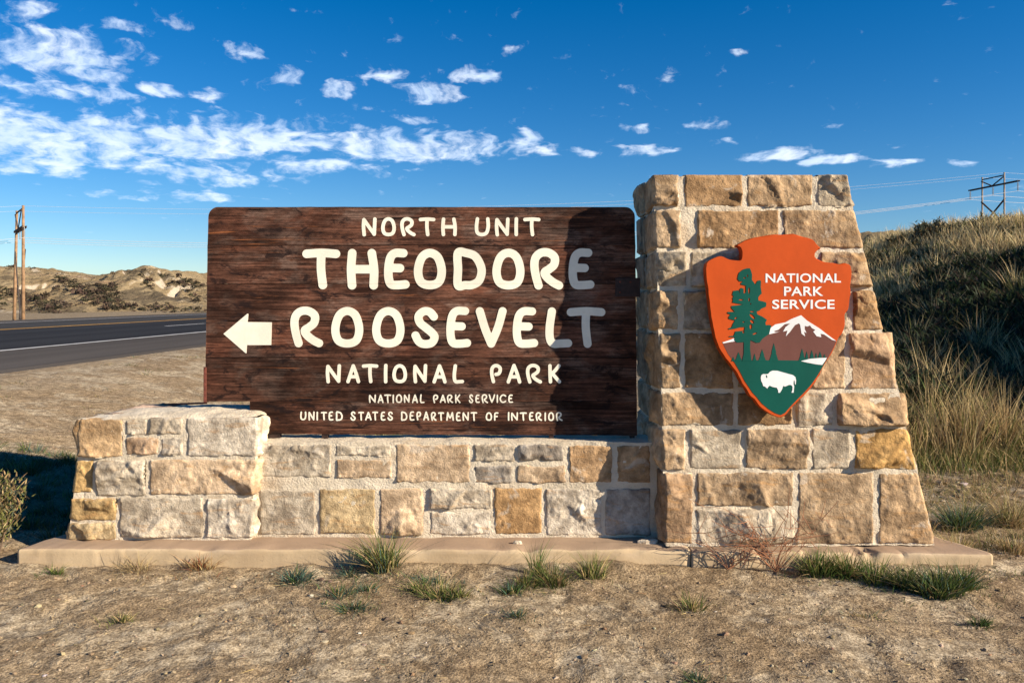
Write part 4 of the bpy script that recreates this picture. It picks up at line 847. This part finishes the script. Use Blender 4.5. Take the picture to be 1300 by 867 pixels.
# red stemmed dry bramble in front of the pillar
def bramble(x, y, n, reach, height, label):
    X0, Y0 = ground_at(x, y); mb_parts = []
    for k in range(n):
        a = rng.uniform(-2.9, 2.9); L = reach*rng.uniform(.4, 1.); H = height*rng.uniform(.35, 1.); pts = []; dx, dy = math.sin(a)*L, -abs(math.cos(a))*L*.25+.02
        wob = rng.normal(0, .03, 3)
        for t in np.linspace(0, 1, 9): pts.append((X0+dx*t+wob[0]*math.sin(5*t)+rng.normal(0, .003), Y0+dy*t, max(.004, H*math.sin(min(1, t*1.05)*math.pi*rng.uniform(.55, .62))+wob[1]*t)))
        mb_parts.append(pts)
        for b in range(rng.integers(2, 6)):
            i = rng.integers(2, 8); p = pts[i]; d = rng.normal(0, .06, 3); mb_parts.append([p, tuple(np.array(p)+d*[1, .4, .8]+[0, 0, .015]), tuple(np.array(p)+d*[1.7, .6, 1.2]+[0, 0, .035])])
    m = MB()
    for pts in mb_parts: m.tube([(p[0], p[1], max(.003, p[2])) for p in pts], [max(.0008, .0017*(1-i/len(pts))+.0005) for i in range(len(pts))], 4, False)
    v = np.array([tuple(p) for p in m.v]); c = np.tile(np.array([(.34, .16, .085)]), (len(v), 1))*rng.uniform(.7, 1.3, (len(v), 1))
    o_ = mesh_np('dry_bramble', v-np.array([X0, Y0, 0]), m.f, TWIG, None, True, {'Col': c}); o_.location = (X0, Y0, 0); tag(o_, label, 'plant')
bramble(985, 727, 17, .54, .44, 'tangle of thin reddish dry stems in front of the pillar base')
bramble(925, 724, 9, .30, .22, 'smaller tangle of brown dry stems left of the reddish stems')

# brush at the left edge of the picture
def shrub(x, y, z, rx, rz, nst, nlf, cols, wts, label, cat_='shrub', leaf=.02, group=None, name='shrub'):
    root = thing(name, label, cat_, (x, y, z), group); st = MB(); lv = []
    for k in range(nst):
        a = rng.uniform(0, 2*math.pi); t = rng.uniform(.2, 1.); e = (x+math.cos(a)*rx*t, y+math.sin(a)*rx*t*.8, z+rz*rng.uniform(.5, 1.)*(1.1-.5*t)); m_ = ((x+e[0])/2+rng.normal(0, rx*.06), (y+e[1])/2, z+(e[2]-z)*.6)
        st.tube([(x+rng.normal(0, rx*.06), y, z-.02), m_, e], [rx*.022, rx*.014, rx*.005], 5, False); q = max(1, nlf//nst)
        tt = rng.uniform(.25, 1.05, q)[:, None]; A, M, E = np.array((x, y, z)), np.array(m_), np.array(e); lv.append((1-tt)**2*A+2*tt*(1-tt)*M+tt*tt*E+rng.normal(0, rx*.09, (q, 3)))
    v = np.array([tuple(p) for p in st.v]); mesh_np('stems', v, st.f, TWIG, root, True, {'Col': np.tile(np.array([(.16, .11, .075)]), (len(v), 1))})
    lv = np.concatenate(lv); lv[:, 2] = np.maximum(lv[:, 2], z+.01); n = len(lv); d = (lv-np.array((x, y, z)))/max(rx, rz)
    V, T, C = blades(lv, np.full(n, leaf*2.2)*rng.uniform(.5, 1.3, n), d[:, :2]*.8+rng.normal(0, .7, (n, 2)), np.full(n, leaf*.8), colmix(n, cols, wts), 2, .3)
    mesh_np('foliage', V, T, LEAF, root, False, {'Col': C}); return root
def ground_px(px_, py_):
    d = np.array([(px_-650)/F, 1., -(py_-HOR)/F]); t = 2.0
    for k in range(4000):
        p = np.array([0, 0, EYE])+d*t
        if p[2] < gz(p[0], p[1]): break
        t += .02 if t < 30 else .2
    return p
gX, gY = ground_at(-8, 708); shrub(gX, gY, gz(gX, gY), .24, .56, 34, 3600, [DRY, YGR, STRAW, SAGE], [3, 3, 2, 2], 'dry yellow brown shrub cut by the left edge of the picture', leaf=.013)

# tufts to the right of the base
RG = 'tufts beside the right end of the base'
for (x, y, ww, hh, n, cols, wts, lab) in ((1222, 672, 90, 46, 420, [BLUEG, GRN, DKG, YGR], [4, 3, 2, 2], 'dark green bushy tuft behind the right end of the base'), (1280, 668, 80, 56, 330, [YGR, STRAW, DRY], [2, 4, 2], 'straw and green tuft at the right edge behind the base'),
                                    (1215, 706, 60, 40, 130, [STRAW, YGR], [3, 2], 'sparse pale tuft touching the back of the right slab end'), (1290, 705, 70, 34, 200, [DRY, STRAW, GRN], [3, 3, 1], 'dry brown tuft at the right edge level with the slab end')):
    tuft_px(x, y, ww, hh, n, cols, wts, lab, 1.0, .006, group=RG)

# ------------------------------------------------------------------ grass and brush nobody could count
def scatter_tufts(pts, hlo, hhi, nb, cols, wts, spread, lean, wd, segs=3):
    pts = np.array(pts); m = len(pts); cnt = (nb*rng.uniform(.6, 1.4, m)).astype(int); id_ = np.repeat(np.arange(m), cnt); n = len(id_)
    sp = (spread*rng.uniform(.5, 1.5, m))[id_]; ht = rng.uniform(hlo, hhi, m)[id_]; tone = rng.uniform(.7, 1.3, m)[id_]; bend = rng.normal(0, .22, (m, 2))[id_]
    r = sp*np.sqrt(rng.random(n))*.5; a = rng.uniform(0, 2*math.pi, n); bx, by = pts[id_, 0]+r*np.cos(a), pts[id_, 1]+r*np.sin(a)
    h = ht*rng.uniform(.4, 1.1, n)*(1-.4*r/sp); ln = np.stack([np.cos(a), np.sin(a)], -1)*(lean*(.2+r/sp*1.5)*rng.uniform(.4, 1.4, n))[:, None]+rng.normal(0, .14, (n, 2))+bend
    main = np.array([rng.choice(len(cols), p=np.array(wts)/sum(wts)) for k in range(m)])[id_]; col = np.where((rng.random(n) < .6)[:, None], np.array(cols)[main], colmix(n, cols, wts, 0.))*(tone*(1+rng.normal(0, .15, n)))[:, None]
    return blades(np.stack([bx, by, terrain(bx, by)-.02], -1), h, ln, wd*rng.uniform(.6, 1.2, n), col, segs, .6)
# tall dry grass along the foot of the bank
fpts = []
while len(fpts) < 430:
    x = rng.uniform(2.4, 9.0); y = 7.55+.25*math.sin(x*1.1)+abs(rng.normal(0, .9))
    if fbm2(np.array([x]), np.array([y]), 1.3, 3, 71)[0] > rng.uniform(-.8, .3): fpts.append((x, y))
GOLD = (.58, .44, .22)
A = scatter_tufts(fpts, .30, .82, 30, [GOLD, STRAW, DRY, YGR], [4, 4, 3, 2], .30, .42, .012, 4)
n2 = 6000; fx = rng.uniform(2.6, 8., n2); fy = 7.5+.25*np.sin(fx*1.1)+rng.normal(.05, .16, n2)
B = blades(np.stack([fx, fy, terrain(fx, fy)-.02], -1), rng.uniform(.08, .3, n2), rng.normal(0, .4, (n2, 2)), np.full(n2, .006), colmix(n2, [YGR, GRN, STRAW], [3, 2, 3]), 3, .6)
v, t, c = merge([A, B]); tag(mesh_np('tall_grass', v, t, LEAF, None, False, {'Col': c}), 'tall dry golden grass along the foot of the dark bank', 'grass', kind='stuff')
# tufts and low brush on the bank, golden on the crest, its sunlight partly put into the paler colours
pts = []
while len(pts) < 560:
    y = rng.uniform(8.2, 21); x = rng.uniform(.36*y, .74*y)
    if fbm2(np.array([x]), np.array([y]), .45, 3, 40)[0] > rng.uniform(-.7, .7)*.8: pts.append((x, y))
pts = np.array(pts); crest = pts[:, 1] > 13.5
pa = scatter_tufts(pts[~crest], .25, .62, 34, [SAGE, GOLD, YGR, DRY, (.42, .37, .22)], [2, 3, 3, 2, 3], .34, .75, .013)
cpts = list(map(tuple, pts[crest]))+[(rng.uniform(.40*y, .72*y), y) for y in rng.uniform(14.2, 19.5, 900)]
pb = scatter_tufts(cpts, .28, .6, 30, [(.56, .44, .23), DRY, (.66, .53, .29), YGR], [4, 1, 5, 1], .42, .5, .021)
v, t, c = merge([pa, pb]); tag(mesh_np('bank_grass', v, t, LEAF, None, False, {'Col': c}), 'pale grass tufts on the shaded bank and its sunlit crest', 'grass', kind='stuff')
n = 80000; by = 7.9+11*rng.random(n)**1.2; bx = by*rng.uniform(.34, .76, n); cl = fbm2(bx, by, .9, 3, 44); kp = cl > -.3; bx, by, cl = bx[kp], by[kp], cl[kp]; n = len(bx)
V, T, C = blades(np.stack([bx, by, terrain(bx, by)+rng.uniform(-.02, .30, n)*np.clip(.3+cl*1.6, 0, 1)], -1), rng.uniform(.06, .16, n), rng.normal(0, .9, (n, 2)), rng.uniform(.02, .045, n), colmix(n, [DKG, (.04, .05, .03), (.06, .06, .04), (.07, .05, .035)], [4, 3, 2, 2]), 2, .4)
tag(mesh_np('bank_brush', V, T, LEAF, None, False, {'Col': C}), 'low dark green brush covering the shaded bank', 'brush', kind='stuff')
# the hill that the bank runs out from (right of the picture) carries the same brush
n = 22000; bx = rng.uniform(11, 32, n); by = rng.uniform(-6, 17, n); V, T, C = blades(np.stack([bx, by, terrain(bx, by)-.02], -1), rng.uniform(.15, .5, n), rng.normal(0, .4, (n, 2)), rng.uniform(.02, .05, n), colmix(n, [STRAW, DRY, SAGE], [3, 3, 2]), 2, .4)
tag(mesh_np('hillside_grass', V, T, LEAF, None, False, {'Col': C}), 'dry grass covering the hill to the right', 'grass', kind='stuff')
# grass in the shade behind the pier and thin growth across the dirt
pts = [(rng.uniform(-4.7, -2.75), rng.uniform(5.15, 7.1)) for k in range(330)]
pa = scatter_tufts(pts, .06, .17, 42, [GRN, BLUEG, DKG, YGR], [4, 3, 2, 2], .13, 1.0, .006)
pts = [(rng.uniform(-9, -1.0), rng.uniform(5.6, 15)) for k in range(260)]; pts = [p for p in pts if p[0]-.052*p[1] > -7.2]
pb = scatter_tufts(pts, .03, .10, 22, [YGR, STRAW, GRN, BLUEG], [3, 4, 2, 1], .14, 1.4, .006)
pts = [(rng.uniform(-1.6, .9), rng.uniform(5.4, 9.5)) for k in range(260)]
pc = scatter_tufts(pts, .10, .26, 30, [YGR, STRAW, GRN], [3, 3, 2], .16, .8, .007)
pts = [(rng.uniform(2.5, 6.0), rng.uniform(4.9, 7.7)) for k in range(620)]
pd = scatter_tufts(pts, .05, .2, 26, [STRAW, DRY, YGR, GRN], [4, 4, 2, 1], .16, 1.3, .005)
v, t, c = merge([pa, pb, pc, pd]+STRAY); tag(mesh_np('short_grass', v, t, LEAF, None, False, {'Col': c}), 'short thin grass scattered over the dirt around the sign', 'grass', kind='stuff')
# straw litter and twigs on the dirt
n = 1700; lx = rng.uniform(-4, 4.5, n); ly = rng.uniform(2.4, 8, n); kp = (ly < 4.56) | (np.abs(lx) > 2.95); lx, ly = lx[kp], ly[kp]; n = len(lx); a = rng.uniform(0, 2*math.pi, n); L = rng.uniform(.006, .04, n)*(1+2.5*(rng.random(n) > .975))
z = terrain(lx, ly)+.004; dx, dy, wv = np.cos(a)*L, np.sin(a)*L, rng.uniform(.0008, .002, n)
q = np.stack([np.stack([lx-dx-dy/L*wv, ly-dy+dx/L*wv, z], -1), np.stack([lx-dx+dy/L*wv, ly-dy-dx/L*wv, z+.003], -1), np.stack([lx+dx, ly+dy, terrain(lx+dx, ly+dy)+.006], -1)], 1).reshape(-1, 3)
tag(mesh_np('straw_litter', q, np.arange(3*n).reshape(-1, 3), LEAF, None, False, {'Col': np.repeat(colmix(n, [STRAW, (.5, .42, .28), DRY, (.1, .07, .05)], [4, 2, 3, 2]), 3, 0)}), 'bits of straw and twig lying on the dirt', 'litter', kind='stuff')
# pebbles
phi = (1+5**.5)/2; ico = np.array([(-1, phi, 0), (1, phi, 0), (-1, -phi, 0), (1, -phi, 0), (0, -1, phi), (0, 1, phi), (0, -1, -phi), (0, 1, -phi), (phi, 0, -1), (phi, 0, 1), (-phi, 0, -1), (-phi, 0, 1)])/1.9
icf = np.array([(0, 11, 5), (0, 5, 1), (0, 1, 7), (0, 7, 10), (0, 10, 11), (1, 5, 9), (5, 11, 4), (11, 10, 2), (10, 7, 6), (7, 1, 8), (3, 9, 4), (3, 4, 2), (3, 2, 6), (3, 6, 8), (3, 8, 9), (4, 9, 5), (2, 4, 11), (6, 2, 10), (8, 6, 7), (9, 8, 1)])
n = 26000; pxs = rng.uniform(-5, 5.5, n); pys = 2.2+6.2*rng.random(n)**1.2; kp = ((pys < 4.57) | (np.abs(pxs) > 2.95)); pxs, pys = pxs[kp], pys[kp]; n = len(pxs); sz = np.clip(.0026*np.exp(rng.normal(0, .62, n)), .0013, .016)
rock = (pxs > 2.7) & (pys > 6.2); sz = np.where(rock, sz*3.0, sz); sz = np.where(rng.random(n) > .992, np.minimum(sz*2.6, .013), sz)
v = ico[None]*sz[:, None, None]*rng.uniform(.6, 1.3, (n, 12, 1))*np.stack([rng.uniform(.8, 1.5, n), rng.uniform(.8, 1.4, n), rng.uniform(.45, .8, n)], -1)[:, None]
v = v+np.stack([pxs, pys, terrain(pxs, pys)+sz*.2], -1)[:, None]
pc_ = colmix(n, [(.32, .24, .15), (.40, .32, .215), (.58, .53, .45), (.15, .11, .075), (.32, .19, .12), (.24, .165, .095)], [7, 4, .5, 3, .7, 5])
tag(mesh_np('pebbles', v.reshape(-1, 3), (np.arange(n)[:, None, None]*12+icf[None]).reshape(-1, 3), TWIG, None, False, {'Col': np.repeat(pc_, 12, 0)}), 'small pebbles strewn over the bare dirt', 'gravel', kind='stuff')

# ------------------------------------------------------------------ shrubs one can tell apart on the bank
for (x, y, rx, rz, lab) in ((1182, 291, .40, .50, 'round dark bush standing on the crest of the bank'), (1140, 302, .26, .24, 'small low bush on the crest left of the round dark bush')):
    D = 17.2; p = P(x, y, D); zz = gz(p[0], D); shrub(p[0], D, zz-.05, rx, max(rz, p[2]-zz+rz*.6), 30, 1800, [SAGE, DRY, (.09, .10, .06)], [2, 2, 3], lab, leaf=.045)
# distant shrubs on the badlands: dark brush gathered in the gullies
def hill_at(x, y):
    i = np.clip(np.searchsorted(hx, x), 1, len(hx)-1); j = np.clip(np.searchsorted(hy, y), 1, len(hy)-1); return Z[j, i]
sp_ = []
for (x0, y0, x1, y1, wdt, k) in ((72, 349, 104, 372, 5, 60), (104, 372, 150, 392, 8, 110), (118, 360, 150, 380, 6, 50), (-20, 368, 30, 376, 6, 70), (30, 378, 70, 396, 7, 90), (222, 356, 250, 382, 5, 50), (232, 360, 262, 366, 4, 50), (140, 366, 146, 370, 4, 16), (185, 362, 192, 366, 4, 14), (70, 365, 76, 368, 3, 10), (196, 388, 216, 396, 5, 16), (0, 341, 262, 352, 3, 26), (0, 380, 262, 398, 8, 70), (-150, 360, 0, 390, 16, 160), (262, 375, 420, 390, 10, 80)):
    for q in range(k):
        t = rng.random(); px_, py_ = x0+(x1-x0)*t+rng.normal(0, wdt*.6), y0+(y1-y0)*t+rng.normal(0, wdt*.6)
        Yr = np.linspace(152, 262, 220); Xr = (px_-650)/F*Yr; Zr = EYE-(py_-HOR)/F*Yr; hit = np.nonzero(hill_at(Xr, Yr) > Zr)[0]
        if len(hit): sp_.append((Xr[hit[0]], Yr[hit[0]], hill_at(Xr[hit[0]:hit[0]+1], Yr[hit[0]:hit[0]+1])[0]))
sp_ = np.array(sp_); sx_, sy_, sz_ = sp_.T
sx_, sy_, sz_ = [np.concatenate([q_, q_+d_]) for q_, d_ in ((sx_, rng.normal(0, 1.2, len(sx_))), (sy_, rng.normal(0, 1.2, len(sx_))), (sz_, 0.*sx_))]; sz_ = hill_at(sx_, sy_)
n = len(sx_); m_ = 22; cen = np.stack([sx_, sy_, sz_], -1).repeat(m_, 0); rr = (.28*np.exp(rng.normal(.3, .45, n))).repeat(m_); q = rng.normal(0, 1, (n*m_, 3)); q /= np.linalg.norm(q, axis=1)[:, None]; q[:, 2] = np.abs(q[:, 2])*.9
V, T, C = blades(cen+q*rr[:, None]*rng.uniform(.5, 1., (n*m_, 1)), rr*.5, q[:, :2]*.5, rr*.55, colmix(n, [(.05, .045, .028), (.10, .068, .05), (.06, .058, .032), (.12, .095, .06)], [3, 4, 2, 3]).repeat(m_, 0), 2, .3)
tag(mesh_np('hill_brush', V, T, LEAF, None, False, {'Col': C}), 'dark brush in the gullies of the far hills', 'brush', kind='stuff')

# ------------------------------------------------------------------ wooden pylons and their cables
def pylon(label, pA, pB, lean, ztop, zA, zB, r, arm_z, ext, topz, pm, xz0, xz1, kn=False):
    """pA, pB: plan positions of the two poles"""
    root = thing('power_pylon', label, 'pylon', ((pA[0]+pB[0])/2, (pA[1]+pB[1])/2, min(zA, zB))); A, B = Vector((*pA, 0)), Vector((*pB, 0)); d = (B-A).normalized()
    for q, z0, ln_ in ((A, zA, -lean), (B, zB, 0.)): MB().tube([(q.x+ln_, q.y, z0-.5), (q.x+ln_*.5, q.y, (z0+ztop)/2), (q.x, q.y, ztop)], [r*1.15, r, r*.75], 10).build('pole', pm, root, True)
    at = lambda s, z: (A+(B-A)*s)+Vector((0, 0, z)); n_ = d.cross(Vector((0, 0, 1)))*(r*1.05)
    for sgn in (1, -1): MB().beam(at(0, arm_z)-d*ext+n_*sgn, at(1, arm_z)+d*ext+n_*sgn, .10, r*1.35).build('crossarm', ARM, root)
    MB().beam(at(0, topz), at(1, topz), .10, .12).build('top_tie', ARM, root)
    MB().beam(at(0, topz-.2)+n_, at(.5, arm_z)+n_, .09, .12).build('knee_brace', ARM, root); MB().beam(at(1, topz-.2)+n_, at(.5, arm_z)+n_, .09, .12).build('knee_brace', ARM, root)
    MB().beam(at(0, xz1)+n_, at(1, xz0)+n_, .12, .16).build('cross_brace', ARM, root); MB().beam(at(1, xz1)-n_, at(0, xz0)-n_, .12, .16).build('cross_brace', ARM, root)
    pts = []
    L = 1.15
    for p in (at(0, arm_z)-d*(ext-.15), at(.5, arm_z), at(1, arm_z)+d*(ext-.15)):
        m = MB(); k = 0
        m.tube([p, p-Vector((0, 0, L))], .03, 6)
        for k in range(7): m.tube([p-Vector((0, 0, .25+k*.12)), p-Vector((0, 0, .30+k*.12))], [.12, .06], 8)
        m.build('insulator', GLASSI, root); pts.append(p-Vector((0, 0, L)))
    return pts+[at(0, ztop-.05), at(1, ztop-.05)]
DA, DB = 89., 84.
pa, pb = P(21.5, 300, DA), P(29.5, 300, DB)
lt = pylon('leaning looking wooden twin pole pylon beyond the road at the far left', (pa[0], pa[1]), (pb[0], pb[1]), .35, EYE+(HOR-261)*DB/F, -2.4, -2.4, .165, EYE+(HOR-291.5)*86.5/F, 1.1, EYE+(HOR-264)*DB/F, POLE, -1.6, EYE+(HOR-318)*86/F)
DC, DD = 97., 93.3
pc1, pd1 = P(1247, 250, DC), P(1275, 250, DD)
rt = pylon('grey wooden twin pole pylon rising behind the crest of the bank', (pc1[0], pc1[1]), (pd1[0], pd1[1]), 0., EYE+(HOR-219)*DD/F, -1.5, -1.5, .115, EYE+(HOR-236)*95/F, 2.3, EYE+(HOR-222.5)*DD/F, POLE2, EYE+(HOR-284)*95/F, EYE+(HOR-254)*95/F)
for i, (a, b) in enumerate(zip(lt, rt)):
    out = []; sag = 2.6 if i < 3 else 1.8
    a0, b0 = a+(a-b)*1.0+Vector((0, -30, 1.5)), b+(b-a)*.9+Vector((0, 30, 4))
    for p, q, sg in ((a0, a, sag), (a, b, sag), (b, b0, sag)):
        for t in np.linspace(0, 1, 25)[(0 if p is a0 else 1):]: out.append(p+(q-p)*t-Vector((0, 0, sg*4*t*(1-t))))
    tag(MB().tube(out, .017 if i < 3 else .010, 4, False).build('power_cable', WIRE), 'thin pale cable hung below the crossarms of the two pylons' if i < 3 else 'thin upper cable running between the pole tops of the two pylons', 'cable', 'cables hung from the pylon crossarms' if i < 3 else 'cables between the pylon pole tops')
